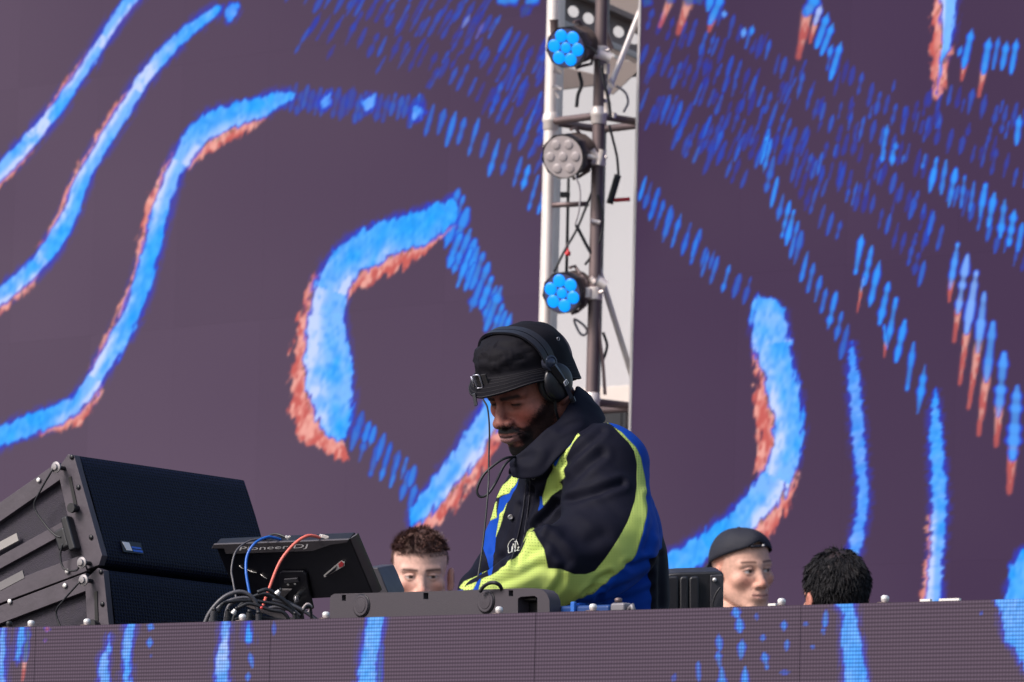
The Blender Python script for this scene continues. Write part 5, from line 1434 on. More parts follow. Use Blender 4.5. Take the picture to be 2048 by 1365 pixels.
# hands: palm, four unequal bent fingers and a thumb, resting on the player
def hand_field(wr, fwd, side, dn):
    wr, fwd, side, dn = map(lambda q: np.array(q, float), (wr, fwd, side, dn))
    fwd /= np.linalg.norm(fwd); side /= np.linalg.norm(side); dn /= np.linalg.norm(dn)
    pt = lambda f_, s_, d_: tuple(wr + fwd * f_ + side * s_ + dn * d_)
    def f(P):
        d = smin(cap(P, pt(-40, 0, 0), pt(10, 0, 0), 28, 25), cap(P, pt(15, -20, 2), pt(80, -26, 2), 15, 13), 14)
        for s_ in (-8, 8, 26): d = smin(d, cap(P, pt(12, s_ * .8, 2), pt(82, s_, 2), 15, 12.5), 12)
        for s_, L in ((-28, 66), (-9, 78), (10, 82), (28, 72)):
            s_ = -s_
            d = smin(d, chain_sdf(P, [(pt(80, s_, 1), 11), (pt(80 + L * .45, s_ * 1.08, 4), 9.5), (pt(80 + L * .75, s_ * 1.1, 18), 8.8), (pt(80 + L * .88, s_ * 1.1, 34), 8)]), 4)
        d = smin(d, chain_sdf(P, [(pt(18, 26, 8), 15), (pt(50, 48, 16), 11.5), (pt(82, 52, 26), 9.5)]), 6)
        return d
    return f
for wr, fwd, side in ((pc(985, -322, 1180), (-.74, -.62, -.10), (.64, -.77, 0)), (pc(934, -92, 1226), (-.45, -.87, -.25), (-.87, .45, 0))):
    hf = hand_field(wr, fwd, side, (0, 0, -1))
    c = np.array(wr)
    Vh, Fh = surface(hf, c - 215, c + 130, 4.0)
    parts_V.append(djW(Vh)); parts_F.append(Fh); parts_T.append(np.tile(SK, (len(Vh), 1)))
off = 0; FF = []
for v_, f_ in zip(parts_V, parts_F):
    FF.append(f_ + off); off += len(v_)
mesh_np('body', np.vstack(parts_V), np.vstack(FF), m_skin, dj, {'tone': ('FLOAT_COLOR', np.vstack(parts_T))})

# ------------------------------------------------ jacket
jk_tab = [(862, 1130, 8, 55, 55), (885, 1142, 8, 92, 72), (915, 1150, 10, 132, 92), (960, 1150, 20, 164, 116), (1000, 1150, 28, 180, 134), (1040, 1150, 32, 191, 148), (1100, 1150, 38, 202, 164), (1160, 1152, 42, 205, 170), (1230, 1153, 46, 206, 172), (1330, 1155, 50, 200, 165), (1350, 1155, 50, 195, 160)]
def jacket_f(P):
    d = stack(P, jk_tab)
    d = smin(d, ell(P, pc(1212, -95, 930), (84, 90, 84)), 40)
    near = chain_sdf(P, [(pc(1210, -112, 935), 84), (pc(1212, -190, 1075), 97), (pc(1180, -225, 1100), 92), (pc(1110, -275, 1124), 76), (pc(1030, -312, 1160), 54), (pc(968, -335, 1180), 40)], 18)
    far = chain_sdf(P, [(pc(1080, 100, 990), 50), (pc(1024, 85, 1075), 44), (pc(990, 10, 1136), 37), (pc(952, -50, 1180), 33), (pc(936, -85, 1205), 31)], 15)
    d = smin(d, far, 16)
    d = smin(d, near, 12)
    d = smin(d, chain_sdf(P, [(pc(1178, 30, 868), 34), (pc(1165, -55, 880), 36), (pc(1120, -90, 925), 34), (pc(1078, -85, 955), 26), (pc(1066, 60, 930), 22)]), 30)
    # baggy sleeve corner over the forearm
    d = smin(d, cap(P, pc(1085, -300, 1068), pc(1140, -285, 1095), 22, 40), 26)
    # hollow for the head and neck
    return d
Vj, Fj = surface(jacket_f, (880, -400, -1360), (1380, 260, -770), 4.0)
Vj = relax(Vj, Fj, 2, .5)
N = vnormals(Vj, Fj)
X, Y = Vj[:, 0].copy(), -Vj[:, 2].copy()
fc = sstep(.05, .5, -N[:, 1])                                   # faces the camera side
disp = np.zeros(len(Vj))
# broad soft folds and crumples of the nylon
q1 = X * .82 + Y * .57; q2 = -X * .57 + Y * .82
disp += 6 * (noise2(q1 / 90 + 3, q2 / 30 + 9) - .5) + 1.8 * (noise2(q1 / 50 + 30, q2 / 14 + 19) - .5)
creases = [([(1072, 1050), (1088, 1030), (1112, 1004), (1160, 988), (1238, 962)], 7, 7), ([(1078, 1040), (1096, 1018), (1112, 1002)], 5, 5), ([(1122, 975), (1150, 948), (1200, 905)], 5, 8),
           ([(1110, 905), (1150, 872), (1186, 842)], 5, 7), ([(1128, 925), (1170, 890), (1200, 860)], 4, 7), ([(1050, 945), (1062, 985), (1052, 1040), (1030, 1110)], 5, 6), ([(1040, 1010), (1030, 1060), (1010, 1115)], 4, 5),
           ([(1060, 985), (1075, 960), (1100, 935)], 4, 6), ([(1170, 1175), (1190, 1150), (1215, 1138)], 4, 6), ([(1150, 1195), (1168, 1170), (1200, 1160)], 4, 5), ([(1192, 1180), (1188, 1200), (1180, 1225)], 6, 7),
           ([(1250, 1118), (1262, 1122), (1288, 1110)], 4, 6), ([(1200, 1180), (1240, 1165), (1290, 1150)], 5, 8), ([(1225, 1200), (1262, 1190), (1296, 1176)], 4, 8), ([(1294, 990), (1300, 1040), (1285, 1090)], 5, 7), ([(1310, 1000), (1312, 1060)], 4, 6),
           ([(1100, 1125), (1075, 1118), (1040, 1135), (1000, 1150)], 4, 8), ([(1085, 1085), (1060, 1095), (1030, 1120)], 3.5, 7), ([(1120, 1126), (1118, 1150), (1100, 1175)], 4, 7), ([(1000, 1000), (992, 1040), (985, 1100)], 4, 6), ([(1015, 985), (1005, 1020)], 4, 5), ([(1130, 1060), (1165, 1075), (1200, 1060)], 3, 12), ([(1080, 1060), (1110, 1080), (1130, 1110)], 4, 9), ([(1040, 930), (1075, 935), (1100, 915)], 4, 6), ([(1320, 1110), (1318, 1160), (1322, 1210)], 5, 7)]
for pts, A, w in creases:
    sp_ = [tuple(p) for p in spline(pts, 6)]
    dl = line_d(X, Y, sp_)
    disp += fc * A * (-np.exp(-(dl / w) ** 2) + .55 * np.exp(-((dl - 2.1 * w) / (1.1 * w)) ** 2))
Vj = Vj + N * disp[:, None]
lime = [
    [(1211, 845), (1241, 862), (1269, 892), (1279, 914), (1289, 960), (1289, 1005), (1279, 1049), (1264, 1099), (1254, 1114), (1224, 1139), (1179, 1172), (1144, 1194), (1114, 1206), (1100, 1240), (962, 1240), (960, 1160), (965, 1144), (985, 1137), (1027, 1107), (1067, 1052), (1072, 1062), (1087, 1087), (1094, 1122), (1119, 1124), (1144, 1134), (1167, 1135), (1186, 1129), (1204, 1107), (1229, 1069), (1249, 1035), (1264, 995), (1270, 962), (1270, 925), (1264, 900), (1254, 882), (1229, 857), (1205, 838)],
    [(1153, 863), (1160, 870), (1147, 892), (1131, 915), (1130, 950), (1119, 962), (1123, 973), (1087, 1011), (1083, 995), (1094, 955), (1107, 931), (1104, 921), (1122, 903), (1141, 884)],
    [(1028, 946), (1045, 945), (1021, 983), (1000, 996), (992, 1000), (1005, 972)], [(970, 1026), (995, 1004), (992, 1036), (966, 1052)], [(1017, 1005), (1012, 1027), (1002, 1052), (989, 1076), (992, 1048), (998, 1034)],
    [(918, 1172), (930, 1161), (957, 1149), (951, 1163), (937, 1173), (925, 1176)]]
blue = [[(1211, 843), (1241, 862), (1269, 892), (1279, 914), (1289, 960), (1289, 1005), (1279, 1049), (1264, 1099), (1254, 1114), (1224, 1139), (1179, 1172), (1144, 1194), (1110, 1210), (1100, 1290), (1298, 1290), (1298, 1174), (1293, 1137), (1291, 1107), (1318, 1096), (1325, 1069), (1380, 1050), (1380, 850), (1260, 835)],
        [(1141, 883), (1145, 888), (1121, 915), (1114, 931), (1109, 928), (1122, 905)], [(1079, 985), (1084, 994), (1088, 1011), (1078, 1022)],
        [(960, 1052), (992, 1036), (1000, 998), (1021, 983), (1041, 953), (1034, 968), (1022, 999), (1016, 1007), (998, 1034), (990, 1078), (985, 1139), (979, 1139), (974, 1117), (962, 1087)],
        [(905, 1180), (937, 1172), (964, 1142), (962, 1240), (905, 1240)]]
sl_ = np.full(len(Vj), -1e3); sb_ = np.full(len(Vj), -1e3)
farside = Vj[:, 1] > 150
for p in lime: sl_ = np.maximum(sl_, poly_sd(X, Y, p))
for p in blue: sb_ = np.maximum(sb_, poly_sd(X, Y, p))
sl_ = np.minimum(sl_, -poly_sd(X, Y, blue[1]))
sl_[farside] = -50
def jacket_material():
    m = bpy.data.materials.new('jacket_cloth'); m.use_nodes = True
    t = m.node_tree; p = t.nodes['Principled BSDF']
    def attr(n):
        a = t.nodes.new('ShaderNodeAttribute'); a.attribute_name = n; return a
    def gt(sock, lo, hi):
        r = t.nodes.new('ShaderNodeMapRange'); r.inputs['From Min'].default_value = lo; r.inputs['From Max'].default_value = hi
        t.links.new(sock, r.inputs['Value']); return r.outputs[0]
    def mixc(f, a, b):
        x = t.nodes.new('ShaderNodeMix'); x.data_type = 'RGBA'
        t.links.new(f, x.inputs[0])
        for i, c in ((6, a), (7, b)):
            if isinstance(c, tuple): x.inputs[i].default_value = (*c, 1)
            else: t.links.new(c, x.inputs[i])
        return x.outputs[2]
    L = gt(attr('lime').outputs['Fac'], -.4, .4); Bl = gt(attr('blue').outputs['Fac'], -.4, .4)
    cl = attr('cloth')
    sx = t.nodes.new('ShaderNodeSeparateXYZ'); t.links.new(cl.outputs['Vector'], sx.inputs[0])
    def m2(op, a, b=None):
        n = t.nodes.new('ShaderNodeMath'); n.operation = op
        for i, q in enumerate((a, b)):
            if q is None: continue
            if isinstance(q, (int, float)): n.inputs[i].default_value = q
            else: t.links.new(q, n.inputs[i])
        return n.outputs[0]
    k = 2 * math.pi / 5.2
    cxn = m2('COSINE', m2('MULTIPLY', sx.outputs['X'], k)); cyn = m2('COSINE', m2('MULTIPLY', sx.outputs['Y'], k))
    hole = gt(m2('ADD', cxn, cyn), 1.15, 1.8)
    nz = t.nodes.new('ShaderNodeTexNoise'); nz.inputs['Scale'].default_value = .02; nz.inputs['Detail'].default_value = 4
    t.links.new(cl.outputs['Vector'], nz.inputs['Vector'])
    limec = mixc(nz.outputs['Fac'], (.44, .58, .13), (.56, .66, .18))
    limec = mixc(hole, limec, (.07, .12, .03))
    bluec = mixc(nz.outputs['Fac'], (.002, .040, .30), (.003, .058, .40))
    navy = mixc(nz.outputs['Fac'], (.0032, .0035, .0098), (.0056, .0058, .0150))
    c = mixc(L, mixc(Bl, navy, bluec), limec)
    edge = gt(m2('ABSOLUTE', m2('ADD', attr('lime').outputs['Fac'], -.7)), 1.1, .3)
    c = mixc(m2('MULTIPLY', edge, .4), c, (.02, .03, .02))
    t.links.new(c, p.inputs['Base Color'])
    p.inputs['Roughness'].default_value = .72
    p.inputs['Specular IOR Level'].default_value = .13
    p.inputs['Sheen Weight'].default_value = .0
    w1 = t.nodes.new('ShaderNodeTexNoise'); w1.inputs['Scale'].default_value = .035; w1.inputs['Detail'].default_value = 3
    t.links.new(cl.outputs['Vector'], w1.inputs['Vector'])
    rg = t.nodes.new('ShaderNodeTexNoise'); rg.noise_type = 'RIDGED_MULTIFRACTAL'; rg.inputs['Scale'].default_value = .016; rg.inputs['Detail'].default_value = 3; rg.inputs['Roughness'].default_value = .45
    mp_ = t.nodes.new('ShaderNodeMapping'); mp_.inputs['Rotation'].default_value = (0, 0, R(-35)); mp_.inputs['Scale'].default_value = (.6, 1.5, 1)
    t.links.new(cl.outputs['Vector'], mp_.inputs['Vector']); t.links.new(mp_.outputs[0], rg.inputs['Vector'])
    h = m2('SUBTRACT', m2('ADD', m2('MULTIPLY', w1.outputs['Fac'], 1.2), m2('MULTIPLY', rg.outputs['Fac'], 1.5)), m2('MULTIPLY', m2('MULTIPLY', hole, L), .5))
    seam = gt(m2('ABSOLUTE', attr('lime').outputs['Fac']), 0, 1.2)
    h = m2('ADD', h, m2('MULTIPLY', seam, .6))
    bp = t.nodes.new('ShaderNodeBump'); bp.inputs['Strength'].default_value = .35; bp.inputs['Distance'].default_value = .002
    t.links.new(h, bp.inputs['Height']); t.links.new(bp.outputs[0], p.inputs['Normal'])
    return m
m_jacket = jacket_material()
jk = mesh_np('jacket', djW(Vj), Fj, m_jacket, dj, {'lime': ('FLOAT', sl_), 'blue': ('FLOAT', sb_), 'cloth': ('FLOAT_VECTOR', np.stack([X, Y, Vj[:, 1]], 1))})

# standing collar: a stiff sheet round the neck, rows of (upper edge, lower edge)
CR = [((1025, -72, 922), (1027, -92, 953)), ((1042, -98, 905), (1052, -122, 955)), ((1066, -108, 884), (1085, -140, 948)), ((1090, -102, 861), (1116, -140, 914)), ((1116, -88, 842), (1152, -120, 882)), ((1137, -58, 808), (1186, -85, 862)),
      ((1149, -15, 778), (1204, -30, 846)), ((1156, 40, 778), (1206, 45, 838)), ((1138, 85, 795), (1172, 112, 848)), ((1100, 103, 835), (1112, 140, 885)), ((1060, 82, 885), (1050, 118, 930)), ((1036, 18, 918), (1022, 28, 950))]
UU = np.array(spline([c[0] for c in CR], 8)); LL = np.array(spline([c[1] for c in CR], 8))
nr = 12; cvs = []; ctr_ = np.array((1108, 8, 880))
for i in range(len(UU)):
    for j in range(nr + 1):
        t_ = j / nr
        p = UU[i] * (1 - t_) + LL[i] * t_
        o_ = p - ctr_; o_[2] = 0; o_ /= np.linalg.norm(o_) + 1e-9
        wv = 4 * math.sin(math.pi * t_) ** .8 + 9 * (.5 - abs(noise2(np.array([i / 11. + 3]), np.array([t_ * 2.6 + 8 - i / 16.]))[0] - .5) * 2) * math.sin(math.pi * min(t_ * 1.3, 1)) + 2.0 * math.sin(i * .33 + t_ * 5)
        cvs.append(p + o_ * wv)
cvs = np.array(cvs)
cF = [(i * (nr + 1) + j, (i + 1) * (nr + 1) + j, (i + 1) * (nr + 1) + j + 1, i * (nr + 1) + j + 1) for i in range(len(UU) - 1) for j in range(nr)]
cl_sd = np.maximum(poly_sd(cvs[:, 0], cvs[:, 2], lime[1]), -40); cl_sb = np.maximum(poly_sd(cvs[:, 0], cvs[:, 2], blue[1]), -40)
cw = djW(np.stack([cvs[:, 0], cvs[:, 1], -cvs[:, 2]], 1))
co_ = mesh_np('collar', cw, np.array(cF), m_jacket, jk, {'lime': ('FLOAT', cl_sd * 0 - 40), 'blue': ('FLOAT', cl_sb * 0 - 40), 'cloth': ('FLOAT_VECTOR', np.stack([cvs[:, 0], cvs[:, 2], cvs[:, 1]], 1))})
so = co_.modifiers.new('thick', 'SOLIDIFY'); so.thickness = .005; so.offset = -1
sb2 = co_.modifiers.new('smooth', 'SUBSURF'); sb2.levels = 1; sb2.render_levels = 1

# surface depth of the jacket under a photo pixel, for what is sewn on it
def jdepth(x, py):
    m = (np.abs(Vj[:, 0] - x) < 5) & (np.abs(-Vj[:, 2] - py) < 5)
    return Vj[m, 1].min() if m.any() else -100.0
def sewn(x, py, off=1.5): return djw(x, jdepth(x, py) - off, py)
q = sewn(1021, 1033, 2)
bt = MB().lathe(q, -c_f, [(-.004, .0048), (0, .0056), (.002, .0056), (.0035, .004), (.0028, .002), (.003, 0)], 18).build('snap_button', mat('snap_metal', (.38, .36, .37), .35, .6), jk, True, autosmooth=50)
for x, y in ((1038, 941), (1066, 953)):
    MB().tube([sewn(x, y, 2) + (c_r * math.cos(a) + c_u * math.sin(a)) * .0035 for a in [2 * math.pi * k / 14 for k in range(14)]], .0007, 6, closed=True).build('snap_ring', mat('snap_ring', (.25, .24, .26), .35, .7), jk, True)
# script embroidery on the chest
letters = [[(1028, 1076), (1024, 1077), (1019, 1083), (1016, 1090), (1017, 1094), (1021, 1093), (1025, 1089)], [(1024, 1093), (1026.5, 1085)], [(1026, 1088), (1028, 1085.5), (1030, 1085)], [(1033, 1077), (1029.5, 1091), (1032, 1090)], [(1028.5, 1081.5), (1036, 1080)], [(1034, 1084.5), (1038, 1083.5), (1033.5, 1090), (1038, 1088.5)]]
emb = MB()
for L in letters:
    sp_ = [tuple(p) for p in spline(L, 4)]
    emb.tube([sewn(x, y, 3.0) for x, y in sp_], .0006, 6)
emb.build('embroidery', mat('white_thread', (.75, .75, .70), .7), jk, True)
# seam lines of the placket and shoulder
for pts in ([(1052, 962), (1048, 1000), (1038, 1060), (1022, 1108)], [(1060, 960), (1057, 1005), (1048, 1060), (1040, 1090)]):
    sp_ = [tuple(p) for p in spline(pts, 10)]
    MB().tube([sewn(x, y, .3) for x, y in sp_], .0009, 6).build('seam', mat('seam_thread', (.02, .019, .032), .7), jk, True)

# drawcord loop at the chin
P = [Vector(tuple(p)) for p in spline([tuple(djw(x, y, py)) for x, y, py in ((1030, -100, 912), (1012, -125, 914), (992, -135, 925), (968, -140, 947), (955, -140, 976), (961, -140, 990), (976, -138, 985), (992, -132, 962), (1008, -122, 930), (1024, -105, 914))], 8)]
MB().tube(P, .0027, 8).build('drawcord', m_cable, jk, True)

# ------------------------------------------------ trousers and shoes (behind the booth)
def trouser_f(P):
    d = stack(P, [(1290, 1168, 54, 178, 138), (1340, 1170, 55, 180, 140), (1420, 1174, 60, 172, 138), (1450, 1176, 60, 150, 120)])
    for s in (-1, 1):
        k = pc(1176 + s * 90 * .669 - 10, 60 - s * 90 * .743 - 10, 1790); a = pc(1185 + s * 100 * .669, 62 - s * 100 * .743, 2130)
        d = smin(d, chain_sdf(P, [(hip(s), 98), (k, 75), (a, 66)]), 20)
    return d
Vt, Ft = surface(trouser_f, (960, -180, -2205), (1400, 290, -1270), 11.0)
mesh_np('trousers', djW(Vt), Ft, mat('black_trousers', (.012, .012, .015), .8, bump=.3, bscale=80), dj)
for s in (-1, 1):
    ax, ay = 1185 + s * 100 * .669, 62 - s * 100 * .743
    def shoe_f(P):
        d = smin(cap(P, pc(ax + 20, ay + 20, 2195), pc(ax - 150, ay - 135, 2208), 42, 36), cap(P, pc(ax, ay, 2150), pc(ax, ay, 2195), 50, 44), 25)
        return np.maximum(d, (-P[:, 2]) - 2236)
    Vs, Fs = surface(shoe_f, (ax - 230, ay - 230, -2250), (ax + 110, ay + 110, -2080), 7.0)
    mesh_np('shoe', djW(Vs), Fs, mat('shoe_leather', (.02, .018, .02), .5), dj)

# ------------------------------------------------ bucket hat
m_hat = mat('hat_nylon', (.0062, .0055, .0090), .75, var=.2, vscale=25, bump=.15, bscale=200, spec=.14)
NA, rows = 96, []
def hat_band(th):
    s, c = math.sin(th), math.cos(th)             # th: 0 front, + to his left
    b = 107 * c if c > 0 else 101 * c
    return np.array((86 * s, b, 50 + 18 * c if c > 0 else 50 + 38 * c))
def hat_brim(th):
    s, c = math.sin(th), math.cos(th)
    base = hat_band(th)
    outl = 22 * max(c, 0) ** .8 - 4 * max(-c, 0) + 12 * abs(s) * (1 - abs(c)) + 1
    pinch = math.exp(-((th - R(88)) / R(28)) ** 2) + math.exp(-((th + R(88)) / R(28)) ** 2)
    outl = outl * (1 - .72 * pinch) + 3
    drop = 39 + 6 * max(-c, 0) - 4 * abs(s)
    up = 14 * math.exp(-((abs(th) - R(48)) / R(30)) ** 2)
    n = np.array((s * .9, c, 0)); n /= np.linalg.norm(n)
    wav = 2.5 * math.sin(th * 5 + 1) * (1 - pinch)
    return base + n * outl + np.array((0, 0, -drop + up + wav))
apex = np.array((0., 2., 129.))
prof = [(0.0, 0.02), (.025, .25), (.07, .45), (.15, .63), (.27, .78), (.41, .88), (.58, .94), (.78, .98), (1.0, 1.0)]   # (down share, out share)
rn = random.Random(5)
HV = []
for (dn, ou) in prof:
    for k in range(NA):
        th = -math.pi + 2 * math.pi * k / NA
        e = hat_band(th)
        cz = apex[2] + (e[2] - apex[2]) * dn
        p = np.array((e[0] * ou, apex[1] + (e[1] - apex[1]) * ou, cz))
        HV.append(p)
nb_rows = len(prof)
for t_ in (.12, .3, .5, .7, .88, 1.0):
    for k in range(NA):
        th = -math.pi + 2 * math.pi * k / NA
        a, b = hat_band(th), hat_brim(th)
        p = a + (b - a) * t_
        p[2] += 5 * math.sin(math.pi * t_) * (0.5 + .5 * math.cos(th))
        HV.append(p)
HV = np.array(HV)
NR = nb_rows + 6
HFc = [(j * NA + k, j * NA + (k + 1) % NA, (j + 1) * NA + (k + 1) % NA, (j + 1) * NA + k) for j in range(NR - 1) for k in range(NA)]
# refine, then crumple the crown
me = bpy.data.meshes.new('tmp'); me.from_pydata([tuple(v) for v in HV], [], HFc)
bm = bmesh.new(); bm.from_mesh(me)
bmesh.ops.subdivide_edges(bm, edges=bm.edges, cuts=1, use_grid_fill=True, smooth=.6)
top = [v for v in bm.verts if v.co.z > 131.0 and abs(v.co.x) < 6]
bmesh.ops.recalc_face_normals(bm, faces=bm.faces)
bm.normal_update()
co = np.array([v.co[:] for v in bm.verts]); no = np.array([v.normal[:] for v in bm.verts])
if (no[:, 2] * (co[:, 2] > 110)).sum() < 0: no = -no
ang = np.arctan2(co[:, 0], co[:, 1])
crown = sstep(52, 80, co[:, 2] - 20 * np.cos(ang) + 15)
wr_ = 3.0 * (noise2(ang * 2.2 + 7, co[:, 2] / 13 + 2) - .5) + 1.6 * (noise2(ang * 5 + 4, co[:, 2] / 8 + 12) - .5)
wr_ += 2.5 * (noise3(co, .05) - .5)
# two deep folds above the brim at the front, left and right
for (th0, c0, th1, c1, A, w) in ((-.1, 104, .85, 90, 4.2, 2.6), (-.2, 88, .45, 96, 3, 2.6), (.25, 118, 1.2, 104, 3, 3), (-.1, 80, .5, 86, 2.6, 2.4), (.4, 80, 1.2, 96, 2.2, 3), (-.6, 100, -.1, 112, 2.6, 2.6)):
    for sg in (1, -1):
        dl = line_d(ang * 80 * sg, co[:, 2], [(th0 * 80, c0), (th1 * 80, c1)])
        wr_ += -A * np.exp(-(dl / w) ** 2) + .6 * A * np.exp(-((dl - 2 * w) / w) ** 2)
co = co + no * (wr_ * crown * (co[:, 2] < 124) * np.clip((128 - co[:, 2]) / 10, 0, 1))[:, None]
brimm = 1 - sstep(0, 1, crown * 3)
for v, p in zip(bm.verts, HF.w(co)): v.co = p
bm.to_mesh(me); bm.free()
me.materials.append(m_hat); me.polygons.foreach_set('use_smooth', [True] * len(me.polygons)); me.name = 'bucket_hat'
hat = bpy.data.objects.new('bucket_hat', me); link(hat, dj)
so = hat.modifiers.new('thick', 'SOLIDIFY'); so.thickness = .0022; so.offset = 0
# stitch rows on the brim, band seam, eyelets, top patch
mst = mat('hat_stitch', (.012, .0105, .015), .7)
for t_ in (.18, .34, .5, .66, .82, .97):
    pts = []
    for k in range(120):
        th = -math.pi + 2 * math.pi * k / 120
        a, b = hat_band(th), hat_brim(th)
        p = a + (b - a) * t_
        p[2] += 5 * math.sin(math.pi * t_) * (.5 + .5 * math.cos(th)) + 1.6
        n = np.array((math.sin(th) * .4, math.cos(th) * .4, 0)); pts.append(Vector(tuple(HF.w(p + n))))
    MB().tube(pts, .00055 if t_ < .9 else .0011, 6, closed=True).build('brim_stitch', mst, hat, True)
for a, b, c in ((81, -34, 88),):
    q = HF.v(a + 1.5, b, c); n = Vector(tuple(HF.l))
    MB().tube([q + (Vector(tuple(HF.f)) * math.cos(t_) + Vector(tuple(HF.u)) * math.sin(t_)) * .0032 for t_ in [2 * math.pi * k / 14 for k in range(14)]], .0009, 6, closed=True).build('eyelet', mat('eyelet_metal', (.3, .29, .32), .35, .7), hat, True)
# buckle with a webbing tab at the front
mbk = mat('buckle_metal', (.42, .42, .48), .25, .8)
def hv(*p): return HF.v(*p)
bk = hv(18, 117, 62)
fx = (hv(60, 100, 62) - hv(-10, 118, 62)).normalized(); uz = Vector(tuple(HF.u)); fo = fx.cross(uz).normalized()
if fo.dot(Vector(tuple(HF.f))) < 0: fo = -fo
bc = hv(-6, 121, 66)
P = [bc + fx * x + uz * z + fo * .004 for x, z in ((-.006, -.014), (.006, -.014), (.0075, -.011), (.0075, .011), (.006, .014), (-.006, .014), (-.0075, .011), (-.0075, -.011))]
MB().tube(P, .0017, 8, closed=True).build('buckle', mbk, hat, True, autosmooth=60)
MB().box(bc + fx * .016 + fo * .001, .012, .004, .026, fx, fo, uz).build('webbing_loop', mat('webbing', (.012, .011, .014), .8), hat, bevel=.001)
MB().box(bc + fx * .002 + fo * .001, .012, .003, .022, fx, fo, uz).build('webbing', mat('webbing', (.012, .011, .014), .8), hat)
MB().tube([bc - fx * .012 + uz * .012 + fo * .003, bc - fx * .013 - uz * .012 + fo * .004], .0022, 8).build('buckle_bar', mbk, hat, True)
MB().box(bc - fx * .015 - uz * .034 + fo * .012, .008, .004, .026, (fx + uz * .2).normalized(), fo, (uz - fx * .2 - fo * .5).normalized()).build('strap_end', mat('strap_tip', (.02, .02, .028), .4), hat, bevel=.0015)

# ------------------------------------------------ headphones (worn over the hat: a thing of their own)
hp = thing('headphones', 'black DJ headphones with silver hinges worn over the bucket hat', 'headphones', hv(95, 8, 10))
m_hp = mat('headphone_black', (.010, .010, .015), .38, bump=.05)
m_hpg = mat('headphone_gunmetal', (.05, .055, .085), .3, .5)
m_pad = mat('ear_pad', (.010, .009, .011), .6, bump=.2, bscale=300)
lft = Vector(tuple(HF.l)); fwdv = Vector(tuple(HF.f)); upv = Vector(tuple(HF.u))
def arc(off_b, rad_off, n=40, a0=-100, a1=100):
    pts = []
    for k in range(n + 1):
        t_ = R(a0 + (a1 - a0) * k / n)
        s, c = math.sin(t_), math.cos(t_)
        a = (89 + 10 * abs(s) ** 5 + rad_off) * math.copysign(abs(s) ** .72, s)
        cc = 56 + (74.5 + rad_off) * max(c, -.1) ** .62 if c > 0 else 56
        if s < 0: a *= .87
        pts.append((a, 20 + off_b + (c - .3) * 3, cc))
    return pts
def strip(off0, off1, ro, th, name, m, a0=-90, a1=90):
    A = arc(off0, ro, a0=a0, a1=a1); Bq = arc(off1, ro, a0=a0, a1=a1); A2 = arc(off0, ro + th, a0=a0, a1=a1); B2 = arc(off1, ro + th, a0=a0, a1=a1)
    mb = MB(); n = len(A)
    vs = [hv(*p) for p in A + Bq + B2 + A2]
    fs_ = []
    for i in range(n - 1):
        for q in range(4):
            r = (q + 1) % 4
            fs_.append((q * n + i, q * n + i + 1, r * n + i + 1, r * n + i))
    fs_ += [(0, n, 2 * n, 3 * n), (n - 1, 2 * n - 1, 3 * n - 1, 4 * n - 1)]
    mb.add(vs, fs_)
    return mb.build(name, m, hp, True, autosmooth=35)
strip(3, 16, 0, 4.5, 'headband', m_hp)
strip(-13, 1, 0, 4.5, 'headband', m_hp)
strip(2.2, 3.4, 1.5, 2.0, 'headband_wire', m_hpg)
for s in (1, -1):
    L_ = lft * s
    def e(a, b, c): return hv(s * a, b, c)
    # hinge
    MB().lathe(e(97, 20, 60), L_, [(-.006, .0155), (.004, .0165), (.007, .0155), (.0075, .0125), (.006, .0115), (.0075, .010), (.009, .0075), (.0092, 0)], 28).build('hinge', m_hpg, hp, True, autosmooth=40)
    # cup: pad, shell, domed back
    cc = e(84, 10, 14)
    MB().lathe(cc, L_, [(-.014, .026), (-.014, .036), (-.008, .040), (0, .041), (.003, .039), (.004, .033)], 32).build('ear_pad', m_pad, hp, True)
    MB().lathe(cc + L_ * .003, L_, [(0, .0365), (.006, .0375), (.010, .036), (.0135, .031), (.0158, .022), (.0166, .010), (.0168, 0)], 32).build('ear_cup', m_hp, hp, True)
    # yoke arm crossing the cup and its free end
    mb = MB()
    A = [e(103, 20, 54), e(106, 14, 34), e(107, 8, 14), e(106, 3, -6), e(105, 0, -24)]
    mb.tube([A[0], A[1], A[2]], [.010, .009, .0075], 4).build('yoke', m_hp, hp, True, autosmooth=35)
    MB().tube([A[2], A[3], A[4]], [.0062, .0058, .0056], 4).build('slider', m_hpg, hp, True, autosmooth=35)
    MB().tube([A[4], A[4] + (A[4] - A[3]).normalized() * .010], [.0062, .0060], 8).build('slider_tip', m_hp, hp, True, autosmooth=35)
    # small square badge at the slider's root
    ctr = e(113.5, 8.5, 12)
    dr = (A[2] - A[3]).normalized(); cr_ = dr.cross(L_).normalized()
    bd = MB().box(ctr, .011, .010, .002, cr_, dr, L_).build('badge', m_white, hp, bevel=.0006)
    for o_ in (-.0022, .0022):
        MB().prism([ctr + cr_ * (o_ - .0018) - dr * .0035 + L_ * .0012, ctr + cr_ * (o_ + .0002) - dr * .0035 + L_ * .0012, ctr + cr_ * (o_ + .0018) + dr * .0035 + L_ * .0012, ctr + cr_ * (o_ - .0002) + dr * .0035 + L_ * .0012], L_ * .0006).build('badge_mark', m_dark, bd)
# strap from the near cup down behind the jaw
P = [Vector(tuple(p)) for p in spline([tuple(HF.v(86, 26, -14)), tuple(HF.v(80, 28, -40)), tuple(HF.v(72, 22, -66)), tuple(HF.v(66, 14, -100))], 8)]
MB().tube(P, .0030, 8).build('strap', m_cable, hp, True)
